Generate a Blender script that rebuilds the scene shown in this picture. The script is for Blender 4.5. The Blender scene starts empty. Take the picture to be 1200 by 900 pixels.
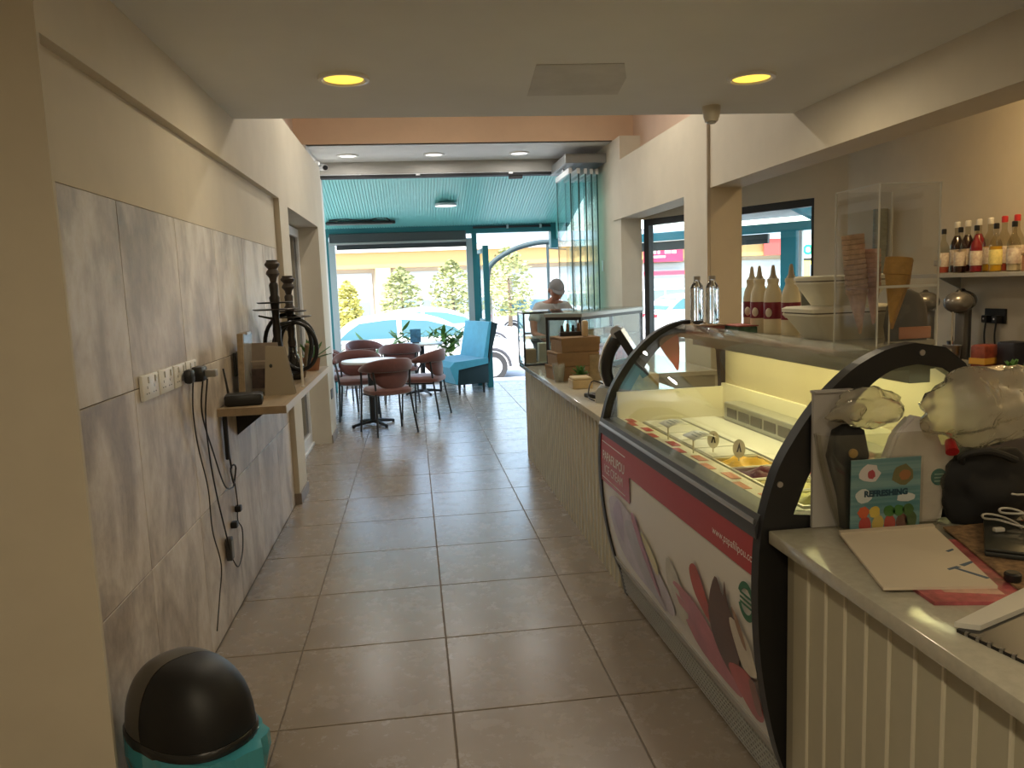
import bpy, bmesh, math, random
from mathutils import Vector, Matrix
from math import sin, cos, pi, radians as R
random.seed(7)
S = bpy.context.scene
C = S.collection

# ------------------------------------------------------------------ camera
_f, _yaw, _pit, _rol, _h = 906.81, .12348, .12579, -.03719, 1.4875
fw = Vector((sin(_yaw)*cos(_pit), cos(_yaw)*cos(_pit), -sin(_pit)))
rt = Vector((cos(_yaw), -sin(_yaw), 0)); up = rt.cross(fw)
rr = rt*cos(_rol)+up*sin(_rol); uu = -rt*sin(_rol)+up*cos(_rol)
cd = bpy.data.cameras.new('camera'); cam = bpy.data.objects.new('camera', cd); C.objects.link(cam)
cd.sensor_fit = 'HORIZONTAL'; cd.sensor_width = 36; cd.lens = _f/1200*36; cd.clip_start = .02; cd.clip_end = 500
cam.matrix_world = Matrix(((rr.x, uu.x, -fw.x, 0), (rr.y, uu.y, -fw.y, 0), (rr.z, uu.z, -fw.z, _h), (0, 0, 0, 1)))
S.camera = cam
S.cycles.transparent_max_bounces = 32
# ------------------------------------------------------------------ world, sun, exposure
S.view_settings.view_transform = 'Standard'; S.view_settings.look = 'None'
S.view_settings.gamma = 1; S.view_settings.use_curve_mapping = False
S.view_settings.exposure = 0.4
W = bpy.data.worlds.new('sky'); S.world = W; W.use_nodes = True
nt = W.node_tree; nt.nodes.clear()
sky = nt.nodes.new('ShaderNodeTexSky'); sky.sky_type = 'NISHITA'; sky.sun_disc = False
sky.sun_elevation = R(52); sky.sun_rotation = R(215); sky.air_density = 1.2; sky.dust_density = 2.0
bg = nt.nodes.new('ShaderNodeBackground'); bg.inputs[1].default_value = .75
wo = nt.nodes.new('ShaderNodeOutputWorld')
nt.links.new(sky.outputs[0], bg.inputs[0]); nt.links.new(bg.outputs[0], wo.inputs[0])
sl = bpy.data.lights.new('sun', 'SUN'); sl.energy = 7.0; sl.angle = R(.6); sl.color = (1, .95, .86)
so = bpy.data.objects.new('sun', sl); C.objects.link(so)
so.rotation_euler = Vector((-.45, -.62, 1.0)).to_track_quat('Z', 'Y').to_euler()
LAMP_W = 4.0     # ceiling downlights
BAY_W = 14.0      # lamp over the bar
REAR_FILL_W = 8.0     # fill lamps added unseen behind the camera

# ------------------------------------------------------------------ materials
MT = {}
def mat(name, col, rough=.5, metal=0.0, var=0.0, scale=6.0, bump=0.0, emis=0.0, stretch=None, coat=0.0, spec=None, col2=None, sheen=0, subs=0, trans=0):
    if name in MT: return MT[name]
    m = bpy.data.materials.new(name); m.use_nodes = True; MT[name] = m
    n = m.node_tree.nodes; l = m.node_tree.links; b = n['Principled BSDF']
    c = (col[0], col[1], col[2], 1)
    b.inputs['Base Color'].default_value = c; b.inputs['Roughness'].default_value = rough; b.inputs['Metallic'].default_value = metal
    if spec is not None: b.inputs['Specular IOR Level'].default_value = spec
    if coat: b.inputs['Coat Weight'].default_value = coat; b.inputs['Coat Roughness'].default_value = .08
    if sheen: b.inputs['Sheen Weight'].default_value = sheen
    if trans: b.inputs['Transmission Weight'].default_value = trans
    if emis: b.inputs['Emission Color'].default_value = c; b.inputs['Emission Strength'].default_value = emis
    if var or bump or col2:
        g = n.new('ShaderNodeNewGeometry'); mp = n.new('ShaderNodeMapping')
        if stretch: mp.inputs['Scale'].default_value = stretch
        l.new(g.outputs['Position'], mp.inputs['Vector'])
        nz = n.new('ShaderNodeTexNoise'); nz.inputs['Scale'].default_value = scale; nz.inputs['Detail'].default_value = 6; nz.inputs['Roughness'].default_value = .6
        l.new(mp.outputs[0], nz.inputs['Vector'])
        if var or col2:
            cr = n.new('ShaderNodeValToRGB'); cr.color_ramp.elements[0].position = .32; cr.color_ramp.elements[1].position = .68
            k2 = col2 or tuple(min(1, x*(1+var)) for x in col)
            k1 = col if col2 else tuple(x*(1-var) for x in col)
            cr.color_ramp.elements[0].color = (*k1, 1); cr.color_ramp.elements[1].color = (*k2, 1)
            l.new(nz.outputs[0], cr.inputs[0]); l.new(cr.outputs[0], b.inputs['Base Color'])
        if bump:
            bp = n.new('ShaderNodeBump'); bp.inputs['Strength'].default_value = bump; bp.inputs['Distance'].default_value = .01
            l.new(nz.outputs[0], bp.inputs['Height']); l.new(bp.outputs[0], b.inputs['Normal'])
    return m
def glass(name, tint=(.95, .98, .97), ior=1.45, k=1.0, rough=.0, milk=0.0, milkcol=(.9, .9, .85), crease=0.0):
    if name in MT: return MT[name]
    m = bpy.data.materials.new(name); m.use_nodes = True; MT[name] = m
    n = m.node_tree.nodes; l = m.node_tree.links; n.clear()
    o = n.new('ShaderNodeOutputMaterial'); t = n.new('ShaderNodeBsdfTransparent'); t.inputs[0].default_value = (*tint, 1)
    gl = n.new('ShaderNodeBsdfGlossy'); gl.inputs['Roughness'].default_value = rough
    lw_ = n.new('ShaderNodeLayerWeight'); lw_.inputs[0].default_value = .5          # thin sheet: Schlick reflectance, same from both sides
    pw = n.new('ShaderNodeMath'); pw.operation = 'POWER'; pw.inputs[1].default_value = 5
    r0 = ((ior-1)/(ior+1))**2
    mu = n.new('ShaderNodeMath'); mu.operation = 'MULTIPLY_ADD'; mu.inputs[1].default_value = k*(1-r0)*.8; mu.inputs[2].default_value = k*r0; mu.use_clamp = True
    mx = n.new('ShaderNodeMixShader'); l.new(lw_.outputs['Facing'], pw.inputs[0]); l.new(pw.outputs[0], mu.inputs[0]); l.new(mu.outputs[0], mx.inputs[0])
    base = t.outputs[0]
    if milk:
        d = n.new('ShaderNodeBsdfDiffuse'); d.inputs[0].default_value = (*milkcol, 1)
        tr = n.new('ShaderNodeBsdfTranslucent'); tr.inputs[0].default_value = (*milkcol, 1)
        ad = n.new('ShaderNodeMixShader'); ad.inputs[0].default_value = .45; l.new(d.outputs[0], ad.inputs[1]); l.new(tr.outputs[0], ad.inputs[2])
        m2 = n.new('ShaderNodeMixShader'); m2.inputs[0].default_value = milk
        l.new(t.outputs[0], m2.inputs[1]); l.new(ad.outputs[0], m2.inputs[2]); base = m2.outputs[0]
    if crease:
        nz = n.new('ShaderNodeTexNoise'); nz.inputs['Scale'].default_value = 16; nz.inputs['Detail'].default_value = 3; nz.inputs['Distortion'].default_value = 1.5
        g = n.new('ShaderNodeNewGeometry'); l.new(g.outputs['Position'], nz.inputs['Vector'])
        bp = n.new('ShaderNodeBump'); bp.inputs['Strength'].default_value = crease; bp.inputs['Distance'].default_value = .03
        l.new(nz.outputs[0], bp.inputs['Height']); l.new(bp.outputs[0], gl.inputs['Normal']); l.new(bp.outputs[0], lw_.inputs['Normal'])
    l.new(base, mx.inputs[1]); l.new(gl.outputs[0], mx.inputs[2]); l.new(mx.outputs[0], o.inputs[0])
    return m
def stone(name, c1, c2, c3, rough, scale, rnd=True, bump=.05, stretch=(1, 1, 1), fine=.45, vein=.5, lo=.3, hi=.72):
    """stone-look porcelain: cloudy tone, finer mottling, pale veins; each tile offset by its own random"""
    m = bpy.data.materials.new(name); m.use_nodes = True; MT[name] = m
    n = m.node_tree.nodes; l = m.node_tree.links; b = n['Principled BSDF']
    g = n.new('ShaderNodeNewGeometry'); oi = n.new('ShaderNodeObjectInfo')
    mul = n.new('ShaderNodeVectorMath'); mul.operation = 'MULTIPLY_ADD'
    cb = n.new('ShaderNodeCombineXYZ')
    for i in range(3): l.new(oi.outputs['Random'], cb.inputs[i])
    l.new(cb.outputs[0], mul.inputs[0]); mul.inputs[1].default_value = (37, 61, 23); l.new(g.outputs['Position'], mul.inputs[2])
    mp = n.new('ShaderNodeMapping'); mp.inputs['Scale'].default_value = stretch; l.new(mul.outputs[0], mp.inputs[0])
    n1 = n.new('ShaderNodeTexNoise'); n1.inputs['Scale'].default_value = scale; n1.inputs['Detail'].default_value = 5; n1.inputs['Distortion'].default_value = .8
    n2 = n.new('ShaderNodeTexNoise'); n2.inputs['Scale'].default_value = scale*6; n2.inputs['Detail'].default_value = 8; n2.inputs['Roughness'].default_value = .7
    n3 = n.new('ShaderNodeTexNoise'); n3.inputs['Scale'].default_value = scale*.8; n3.inputs['Detail'].default_value = 3; n3.inputs['Distortion'].default_value = 2.2
    for q in (n1, n2, n3): l.new(mp.outputs[0], q.inputs['Vector'])
    r1 = n.new('ShaderNodeValToRGB'); r1.color_ramp.elements[0].position = lo; r1.color_ramp.elements[1].position = hi
    r1.color_ramp.elements[0].color = (*c1, 1); r1.color_ramp.elements[1].color = (*c2, 1); l.new(n1.outputs[0], r1.inputs[0])
    ov = n.new('ShaderNodeMix'); ov.data_type = 'RGBA'; ov.blend_type = 'OVERLAY'; ov.inputs[0].default_value = fine
    l.new(r1.outputs[0], ov.inputs[6]); l.new(n2.outputs['Fac'], ov.inputs[7])
    rv = n.new('ShaderNodeValToRGB'); e = rv.color_ramp.elements; e[0].position = .485; e[0].color = (0, 0, 0, 1); e[1].position = .5; e[1].color = (vein, vein, vein, 1)
    e2 = e.new(.515); e2.color = (0, 0, 0, 1); l.new(n3.outputs[0], rv.inputs[0])
    mv = n.new('ShaderNodeMix'); mv.data_type = 'RGBA'; l.new(rv.outputs[0], mv.inputs[0]); l.new(ov.outputs[2], mv.inputs[6]); mv.inputs[7].default_value = (*c3, 1)
    l.new(mv.outputs[2], b.inputs['Base Color'])
    rm = n.new('ShaderNodeMapRange'); rm.inputs[3].default_value = rough-.07; rm.inputs[4].default_value = rough+.1; l.new(n2.outputs[0], rm.inputs[0]); l.new(rm.outputs[0], b.inputs['Roughness'])
    bp = n.new('ShaderNodeBump'); bp.inputs['Strength'].default_value = bump; bp.inputs['Distance'].default_value = .004
    l.new(n2.outputs[0], bp.inputs['Height']); l.new(bp.outputs[0], b.inputs['Normal'])
    return m

# ------------------------------------------------------------------ mesh helpers
def bmn(): return bmesh.new()
def box(bm, x0, x1, y0, y1, z0, z1, bev=0, seg=2):
    vs = [bm.verts.new((x, y, z)) for z in (z0, z1) for y in (y0, y1) for x in (x0, x1)]
    fs = [(0, 2, 3, 1), (4, 5, 7, 6), (0, 1, 5, 4), (2, 6, 7, 3), (0, 4, 6, 2), (1, 3, 7, 5)]
    F = [bm.faces.new([vs[i] for i in f]) for f in fs]
    if bev:
        ed = list({e for f in F for e in f.edges})
        bmesh.ops.bevel(bm, geom=ed, offset=bev, segments=seg, profile=.5, affect='EDGES')
    return vs
def frame(d):
    d = d.normalized(); a = Vector((0, 0, 1)) if abs(d.z) < .95 else Vector((1, 0, 0))
    u = d.cross(a).normalized(); return u, d.cross(u).normalized()
def ring(bm, c, u, v, r, n): return [bm.verts.new(c+u*(r*cos(2*pi*i/n))+v*(r*sin(2*pi*i/n))) for i in range(n)]
def skin_rings(bm, rs, cap=True, closed=False):
    n = len(rs[0])
    prs = list(zip(rs[:-1], rs[1:])) + ([(rs[-1], rs[0])] if closed else [])
    for a, b in prs:
        for i in range(n): bm.faces.new((a[i], a[(i+1) % n], b[(i+1) % n], b[i]))
    if cap and not closed: bm.faces.new(rs[0][::-1]); bm.faces.new(rs[-1])
def cyl(bm, p0, p1, r0, r1=None, n=16, cap=True):
    p0, p1 = Vector(p0), Vector(p1); u, v = frame(p1-p0); r1 = r0 if r1 is None else r1
    skin_rings(bm, [ring(bm, p0, u, v, r0, n), ring(bm, p1, u, v, r1, n)], cap)
def tube(bm, pts, r, n=8, closed=False):
    pts = [Vector(p) for p in pts]; rs = []; u = None
    m = len(pts)
    for i, p in enumerate(pts):
        a = pts[(i-1) % m] if (closed or i) else p; b = pts[(i+1) % m] if (closed or i < m-1) else p
        d = (b-a).normalized()
        if u is None: u, v = frame(d)
        else:
            u = (u-d*u.dot(d)).normalized(); v = d.cross(u)
        rr_ = r[i] if isinstance(r, (list, tuple)) else r
        rs.append(ring(bm, p, u, v, rr_, n))
    skin_rings(bm, rs, not closed, closed)
def lathe(bm, prof, n=24, c=(0, 0, 0), cap=True):
    c = Vector(c); rs = []
    for r, z in prof: rs.append([bm.verts.new(c+Vector((max(r, 1e-4)*cos(2*pi*i/n), max(r, 1e-4)*sin(2*pi*i/n), z))) for i in range(n)])
    skin_rings(bm, rs, cap)
def prism(bm, poly, a0, a1, axis='y'):
    """poly: 2-D outline; axis y: (x,z), axis x: (y,z), axis z: (x,y)"""
    f = {'y': lambda p, a: (p[0], a, p[1]), 'x': lambda p, a: (a, p[0], p[1]), 'z': lambda p, a: (p[0], p[1], a)}[axis]
    A = [bm.verts.new(f(p, a0)) for p in poly]; B = [bm.verts.new(f(p, a1)) for p in poly]; n = len(poly)
    for i in range(n): bm.faces.new((A[i], A[(i+1) % n], B[(i+1) % n], B[i]))
    bm.faces.new(A[::-1]); bm.faces.new(B)
def ringprism(bm, outer, inner, a0, a1, axis='y'):
    f = {'y': lambda p, a: (p[0], a, p[1]), 'x': lambda p, a: (a, p[0], p[1]), 'z': lambda p, a: (p[0], p[1], a)}[axis]
    n = len(outer)
    q = [[bm.verts.new(f(p, a)) for p in L] for a in (a0, a1) for L in (outer, inner)]
    for i in range(n):
        j = (i+1) % n
        bm.faces.new((q[0][i], q[0][j], q[1][j], q[1][i])); bm.faces.new((q[2][i], q[3][i], q[3][j], q[2][j]))
        bm.faces.new((q[0][i], q[2][i], q[2][j], q[0][j])); bm.faces.new((q[1][i], q[1][j], q[3][j], q[3][i]))
def ell(bm, c, r, u=20, v=12):
    res = bmesh.ops.create_uvsphere(bm, u_segments=u, v_segments=v, radius=1)
    for w in res['verts']: w.co = Vector((w.co.x*r[0]+c[0], w.co.y*r[1]+c[1], w.co.z*r[2]+c[2]))
    return res['verts']
def smoothpts(pts, k=6, closed=False):
    pts = [Vector(p) for p in pts]; out = []; n = len(pts); rng = n if closed else n-1
    for i in range(rng):
        g = lambda j: pts[j % n] if closed else pts[max(0, min(n-1, j))]
        p0, p1, p2, p3 = g(i-1), g(i), g(i+1), g(i+2)
        for s in range(k):
            t = s/k
            out.append(.5*((2*p1)+(p2-p0)*t+(2*p0-5*p1+4*p2-p3)*t*t+(3*p1-p0-3*p2+p3)*t**3))
    if not closed: out.append(pts[-1])
    return out

WL = {}
def tag(o, label=None, cat=None, group=None, kind=None):
    if label: o['label'] = label
    if cat: o['category'] = cat
    if group: o['group'] = group
    if kind: o['kind'] = kind
    return o
def thing(name, label, cat, loc=(0, 0, 0), rz=0, group=None):
    o = bpy.data.objects.new(name, None); C.objects.link(o); o.empty_display_size = .05
    o.location = loc; o.rotation_euler = (0, 0, rz); WL[o.name] = Vector(loc)
    return tag(o, label, cat, group)
def mesh(bm, m, smooth=False, name='mesh'):
    bmesh.ops.recalc_face_normals(bm, faces=bm.faces)
    me = bpy.data.meshes.new(name); bm.to_mesh(me); bm.free()
    if m: me.materials.append(m)
    if smooth:
        me.polygons.foreach_set('use_smooth', [True]*len(me.polygons))
        if smooth != 'all': me.set_sharp_from_angle(angle=R(40))
    return me
def obj(name, bm, m, parent=None, smooth=False, local=False, base=None):
    """link one mesh object. World coordinates unless local; children are moved into their parent's frame"""
    me = bm if isinstance(bm, bpy.types.Mesh) else mesh(bm, m, smooth, name)
    o = bpy.data.objects.new(name, me); C.objects.link(o)
    wl = Vector((0, 0, 0))
    if parent is not None:
        o.parent = parent
        if not local:
            pw = WL.get(parent.name, Vector((0, 0, 0))); me.transform(Matrix.Translation(-pw)); wl = pw
    elif base is not None:
        b = Vector(base); me.transform(Matrix.Translation(-b)); o.location = b; wl = b
    WL[o.name] = wl
    return o
def inst(name, me, parent, loc, rot=(0, 0, 0), scl=(1, 1, 1)):
    o = bpy.data.objects.new(name, me); C.objects.link(o); o.parent = parent
    o.location = Vector(loc)-(WL.get(parent.name, Vector()) if parent else Vector()); o.rotation_euler = rot; o.scale = scl
    return o
def copy_tree(o, parent=None):
    c = o.copy(); C.objects.link(c); c.parent = parent
    for ch in [k for k in bpy.data.objects if k.parent == o]: copy_tree(ch, c)
    return c
def struct(name, bm, m, label, parent=None, smooth=False):
    o = obj(name, bm, m, parent, smooth)
    if parent is None: tag(o, label, None, None, 'structure')
    return o
def text_mesh(txt, size, m, bold=0.0, align='CENTER'):
    cu = bpy.data.curves.new('t', 'FONT'); cu.body = txt; cu.size = size; cu.align_x = align; cu.align_y = 'CENTER'; cu.offset = bold
    cu.resolution_u = 3
    o = bpy.data.objects.new('t', cu); C.objects.link(o)
    me = bpy.data.meshes.new_from_object(o.evaluated_get(bpy.context.evaluated_depsgraph_get()))
    bpy.data.objects.remove(o); bpy.data.curves.remove(cu)
    me.materials.clear(); me.materials.append(m)
    return me

# ------------------------------------------------------------------ palette
wall_m = mat('wall_paint', (.63, .565, .45), .75, var=.05, scale=2.5, bump=.02)
ceil_m = mat('ceiling_paint', (.72, .72, .69), .8, var=.04, scale=1.5)
upper_m = mat('peach_paint', (.66, .46, .31), .75, var=.06, scale=2)
white_p = mat('white_paint', (.78, .76, .72), .7, var=.03, scale=3)
floor_m = stone('floor_porcelain', (.275, .225, .175), (.325, .27, .215), (.40, .345, .29), .25, 1.6, bump=.012, fine=.07, vein=.0)
wallt_m = stone('wall_porcelain', (.37, .305, .245), (.68, .61, .53), (.62, .56, .50), .40, 3.6, bump=.05, stretch=(1, 1, .6), fine=.62, vein=.0, lo=.37, hi=.60)
grout_m = mat('grout', (.17, .14, .115), .9)
black = mat('black_plastic', (.012, .012, .013), .38)
matt_black = mat('matt_black', (.014, .014, .015), .7)
steel = mat('brushed_steel', (.55, .55, .56), .28, 1.0)
chrome = mat('chrome', (.8, .8, .82), .08, 1.0)
alu = mat('white_aluminium', (.72, .72, .72), .4)
dark_alu = mat('black_aluminium', (.02, .021, .023), .4)
teal = mat('teal_paint', (.010, .15, .17), .5)
teal_roof = mat('turquoise_panel', (.27, .72, .68), .4)
grey_post = mat('grey_channel', (.36, .42, .43), .45)
cream = mat('cream_slat', (.47, .44, .33), .45, var=.04, scale=8)
quartz = mat('counter_quartz', (.50, .47, .38), .12, var=.08, scale=40)
wood = mat('oak_laminate', (.33, .25, .16), .45, var=.25, scale=5, stretch=(4, .5, 4))
kraft = mat('kraft_board', (.27, .17, .085), .8, var=.06, scale=20)
clear = glass('clear_glass', (.93, .97, .96), 1.45, 1.0)
acryl = glass('clear_acrylic', (.96, .96, .95), 1.4, 1.0)
# ================================================================== SETTING
XL, XN, XR, XB, XW = -.863, -.90, 2.18, 2.42, 3.5     # left wall, niche wall, right beam, beam back, bar wall
# floor: grout bed with separate porcelain tiles
b = bmn(); box(b, -2.6, 3.7, -2.2, 9.55, -.2, -.004); box(b, -3.2, 5.2, 9.55, 11.95, -.2, -.004)
floor = struct('floor', b, grout_m, 'beige porcelain tiled floor running from the counters out to the terrace')
b = bmn(); box(b, -.2972, .2972, -.2972, .2972, -.009, 0, .0015, 1); tile_me = mesh(b, floor_m, False, 'tile')
gx, gy = -.5328, 2.5807
for i in range(-4, 7):
    for j in range(-8, 16):
        x0, y0 = gx+.6*i, gy+.6*j
        if y0 > 11.95 or x0 > 3.4: continue
        x1, y1 = x0+.6, min(y0+.6, 11.95)
        if y0 < 9.5:
            if x1 <= XN+.02 and (1.9 < y0 < 5.5 or y0 >= 7.9): continue
            if x0 > .97 and 1.2 < y0 < 6.2: continue       # under the counters
            if y0 < .4: continue                           # behind the photographer
        lo = x0
        if x0 < XN and 1.95 < y0 < 5.5: lo = XN+.003
        if x0 < XL and 5.5 <= y0 < 7.9: lo = -1.045
        w = x1-lo; d = y1-y0
        if w < .05 or d < .05: continue
        inst('floor_tile', tile_me, floor, (lo+w/2, y0+d/2, 0), scl=(w/.6, d/.6, 1))
# left wall: niche wall, beam, pillars, doorway
def wallobj(name, boxes, m, label):
    b = bmn()
    for q in boxes: box(b, *q)
    return struct(name, b, m, label)
wl = wallobj('wall_left', [(-1.3, XN-.012, 2.095, 5.53, 0, 1.8), (-1.3, XN, 2.095, 5.53, 1.8, 2.75), (XN, XL, 2.095, 5.53, 2.14, 2.75), (-1.3, XL, 5.53, 5.9, 0, 2.75), (-1.3, XL, 5.9, 7.75, 2.12, 2.75), (-1.3, XL, 7.75, 8.25, 0, 2.75),
     (-2.6, XL, 2.08, 2.095, 0, 2.393)], wall_m, 'cream left wall with a recessed stone tiled panel and doorway')
b = bmn(); box(b, -.011, 0, -.2985, .2985, -.2985, .2985, .0015, 1); wt_me = mesh(b, wallt_m, False, 'wall_tile')
b = bmn(); box(b, XN-.012, XN-.004, 2.096, 5.53, 0, 1.8); g = struct('wall_tile_bed', b, grout_m, None, wl)
for k in range(3):
    for j in range(-1, 5):
        y0 = max(2.6+.6*j, 2.097); y1 = min(2.6+.6*(j+1), 5.527)
        inst('wall_tile', wt_me, wl, (XN, (y0+y1)/2, .3+.6*k), scl=(1, (y1-y0)/.6, 1))
# near ceiling with the corridor edge at 4.27
b = bmn(); box(b, -2.6, XR, -2.2, 4.27, 2.393, 2.75); struct('ceiling', b, ceil_m, 'flat grey-cream ceiling over the corridor')
b = bmn(); prism(b, [(.56, 3.30), (.93, 3.28), (1.0, 3.5), (1.04, 3.80), (.60, 3.82)], 2.3905, 2.395, 'z'); struct('trim_1', b, mat('ceiling_patch', (.57, .56, .53), .85, var=.08, scale=6), 'darker rectangular patch on the ceiling')  # flat patch a little darker than the ceiling colour
b = bmn(); box(b, XB, XW+.15, -2.2, 8.2, 2.72, 2.8); struct('ceiling_bar', b, ceil_m, 'ceiling over the bar behind the beam')
b = bmn(); box(b, -1.4, 2.9, 4.0, 8.6, 3.7, 3.85); struct('ceiling_upper', b, white_p, 'high ceiling of the taller middle bay')
# right beam and column
wallobj('trim_2', [(XR, XB, -2.2, 8.25, 2.14, 2.73)], wall_m, 'long cream beam dropped below the ceiling on the right')
wallobj('trim_3', [(XR, XB, 5.5, 6.05, 0, 2.14)], wall_m, 'square cream column behind the counter')
# upper bay walls
wallobj('wall_upper', [(-1.3, -1.1, 4.0, 8.3, 2.75, 3.7), (XB, XB+.2, 4.0, 8.3, 2.73, 3.7), (-1.1, XB, 3.95, 4.05, 2.75, 3.7)], mat('pink_paint', (.68, .50, .38), .75, var=.05, scale=2), 'peach painted upper side walls of the tall bay')
wallobj('wall_front', [(-1.3, XB+.2, 8.25, 8.33, 2.98, 3.75)], upper_m, 'brown-orange painted wall above the shop front')
wallobj('ceiling_front', [(-1.3, XB+.1, 8.26, 9.6, 2.98, 3.2)], white_p, 'white soffit over the shop front')
wallobj('trim_4', [(-.985, 2.2, 9.38, 9.6, 2.845, 2.98)], mat('lintel_grey', (.40, .38, .34), .8), 'grey lintel above the shop front opening')
wallobj('wall_front_right', [(2.2, XB, 8.0, 9.6, 0, 2.98)], wall_m, 'cream pier right of the shop front')
wallobj('wall_front_left', [(-1.3, -.985, 8.25, 9.6, 0, 2.98)], white_p, 'pale pier left of the shop front')
# right wall, rear and side walls of the room
wallobj('wall_right', [(XW, XW+.2, -2.2, 6.0, 0, 2.75)], wall_m, 'cream wall behind the bar')
wallobj('wall_back', [(-2.6, XW+.2, -2.4, -2.2, 0, 2.75), (-2.8, -2.6, -2.4, 2.16, 0, 2.75)], wall_m, 'cream rear walls of the room')
b = bmn(); box(b, -3.2, 4.2, -2.6, 9.6, 3.9, 4.1); struct('roof', b, white_p, 'flat roof slab of the building')
wallobj('wall_parapet', [(-3.2, -2.85, -2.6, 9.6, 0, 3.9), (XW+.25, 4.2, -2.6, 5.6, 2.6, 3.9), (-3.2, 4.2, -2.75, -2.6, 0, 3.9), (-2.85, -1.3, 9.3, 9.6, 0, 3.9), (-1.3, 2.9, 9.5, 9.6, 3.2, 3.9)], white_p, 'outer walls of the building')
# angled window wall
ang = Vector((3.5-2.42, 5.93-8.0, 0)); LA = ang.length; az = math.atan2(ang.y, ang.x)
aw = bpy.data.objects.new('wall_window_side', None); C.objects.link(aw); aw.location = (2.42, 8.0, 0); aw.rotation_euler = (0, 0, az); tag(aw, 'angled wall with black framed windows behind the column', None, None, 'structure')
b = bmn(); box(b, 0, LA+.15, 0, .15, 0, .5); box(b, 0, LA+.15, 0, .15, 2.125, 3.9); box(b, 2.03, LA+.15, 0, .15, .5, 2.125)
obj('wall_body', b, wall_m, aw, local=True)
win = bpy.data.objects.new('window_1', None); C.objects.link(win); win.location = (2.42, 8.0, 0); win.rotation_euler = (0, 0, az); tag(win, 'black framed windows looking out to the terrace', None, None, 'structure')
for nm, q in (('frame_head', (0, 2.03, .03, .1, 2.06, 2.125)), ('frame_sill', (0, 2.03, .03, .1, .5, .56)), ('frame_jamb', (0, .07, .03, .1, .56, 2.06)), ('frame_mullion', (.72, .8, .03, .1, .56, 2.06)), ('frame_jamb', (1.985, 2.03, .03, .1, .56, 2.06))):
    b = bmn(); box(b, *q); obj(nm, b, dark_alu, win, local=True)
for x0, x1 in ((.07, .72), (.8, 1.985)):
    b = bmn(); box(b, x0, x1, .06, .066, .56, 2.06); obj('pane', b, clear, win, local=True)
# doorway on the left: sliding aluminium door and reveals
dr = bpy.data.objects.new('door_1', None); C.objects.link(dr); dr.location = (-1.08, 6.8, 0); WL[dr.name] = Vector((-1.08, 6.8, 0)); tag(dr, 'white aluminium sliding door in the left doorway', None, None, 'structure')
for nm, q in (('stile', (-1.1, -1.05, 5.9, 6.0, .03, 2.1)), ('stile', (-1.1, -1.05, 6.76, 6.86, .03, 2.1)), ('stile', (-1.1, -1.05, 7.68, 7.75, .03, 2.1)), ('rail', (-1.1, -1.05, 6.0, 7.68, 2.02, 2.1)), ('rail', (-1.1, -1.05, 6.0, 7.68, .03, .13)), ('threshold', (-1.12, -1.03, 5.9, 7.75, .001, .03))):
    b = bmn(); box(b, *q, .004, 1); obj(nm, b, alu, dr)
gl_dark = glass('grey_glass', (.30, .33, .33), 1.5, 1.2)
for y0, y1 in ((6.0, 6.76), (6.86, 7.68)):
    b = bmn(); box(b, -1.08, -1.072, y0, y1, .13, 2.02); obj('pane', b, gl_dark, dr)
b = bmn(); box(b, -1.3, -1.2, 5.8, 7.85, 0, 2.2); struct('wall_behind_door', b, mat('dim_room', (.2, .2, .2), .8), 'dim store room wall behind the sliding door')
# baseboards
base_m = mat('skirting_tile', (.24, .19, .15), .4, var=.1, scale=10)
for n_, q in (('baseboard_left', (XL, XL+.012, 5.53, 5.9, 0, .08)), ('baseboard_left_end', (XL, XL+.012, 7.75, 8.25, 0, .08)), ('baseboard_pillar', (XN, XL+.012, 5.518, 5.53, 0, .08))):
    b = bmn(); box(b, *q, .002, 1); struct(n_, b, base_m, {'baseboard_left': 'stone skirting at the foot of the pillar by the doorway', 'baseboard_left_end': 'stone skirting at the front end of the left wall', 'baseboard_pillar': 'short stone skirting on the niche side of the pillar'}[n_])

# ------------------------------------------------------------------ lamps
lamp_e = mat('lamp_glow_warm', (1.0, .62, .07), .5, emis=1.25)
lamp_w = mat('lamp_glow_white', (1, .98, .95), .5, emis=1.2)
trim_m = mat('lamp_trim', (.80, .78, .72), .4)
def downlight(x, y, z, r, label, power, col, e, spot=True, group=None):
    t = thing('ceiling_downlight', label, 'ceiling light', (x, y, z), 0, group)
    b = bmn(); lathe(b, [(r*1.18, 0), (r*1.16, -.012), (r*1.0, -.014), (r*.90, -.006), (r*.90, 0)], 32, (0, 0, 0)); obj('trim_ring', b, trim_m, t, True, True)
    b = bmn(); lathe(b, [(r*.90, -.006), (r*.5, -.0075), (.001, -.008)], 32); obj('diffuser', b, e, t, True, True)
    if power:
        L = bpy.data.lights.new('downlight', 'AREA'); L.shape = 'DISK'; L.size = r*1.8; L.energy = power; L.color = col
        lo = bpy.data.objects.new('downlight_beam', L); C.objects.link(lo); lo.parent = t; lo.location = (0, 0, -.02)
    return t
WARM = (1, .84, .58)
downlight(-.24, 3.49, 2.393, .092, 'warm round downlight above the stone tiled wall', LAMP_W, WARM, lamp_e)
downlight(1.585, 3.50, 2.393, .092, 'warm round downlight above the freezer', LAMP_W, WARM, lamp_e)
downlight(-.24, .2, 2.393, .092, 'unseen warm fill downlight added behind the photographer on the left', REAR_FILL_W*1.4, WARM, lamp_e)  # this and the next three are added fill, out of view
downlight(1.585, .2, 2.393, .092, 'unseen warm fill downlight added behind the photographer on the right', REAR_FILL_W*.35, WARM, lamp_e)
downlight(-.24, -1.3, 2.393, .092, 'unseen warm fill downlight added near the rear wall on the left', REAR_FILL_W, WARM, lamp_e)
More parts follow.
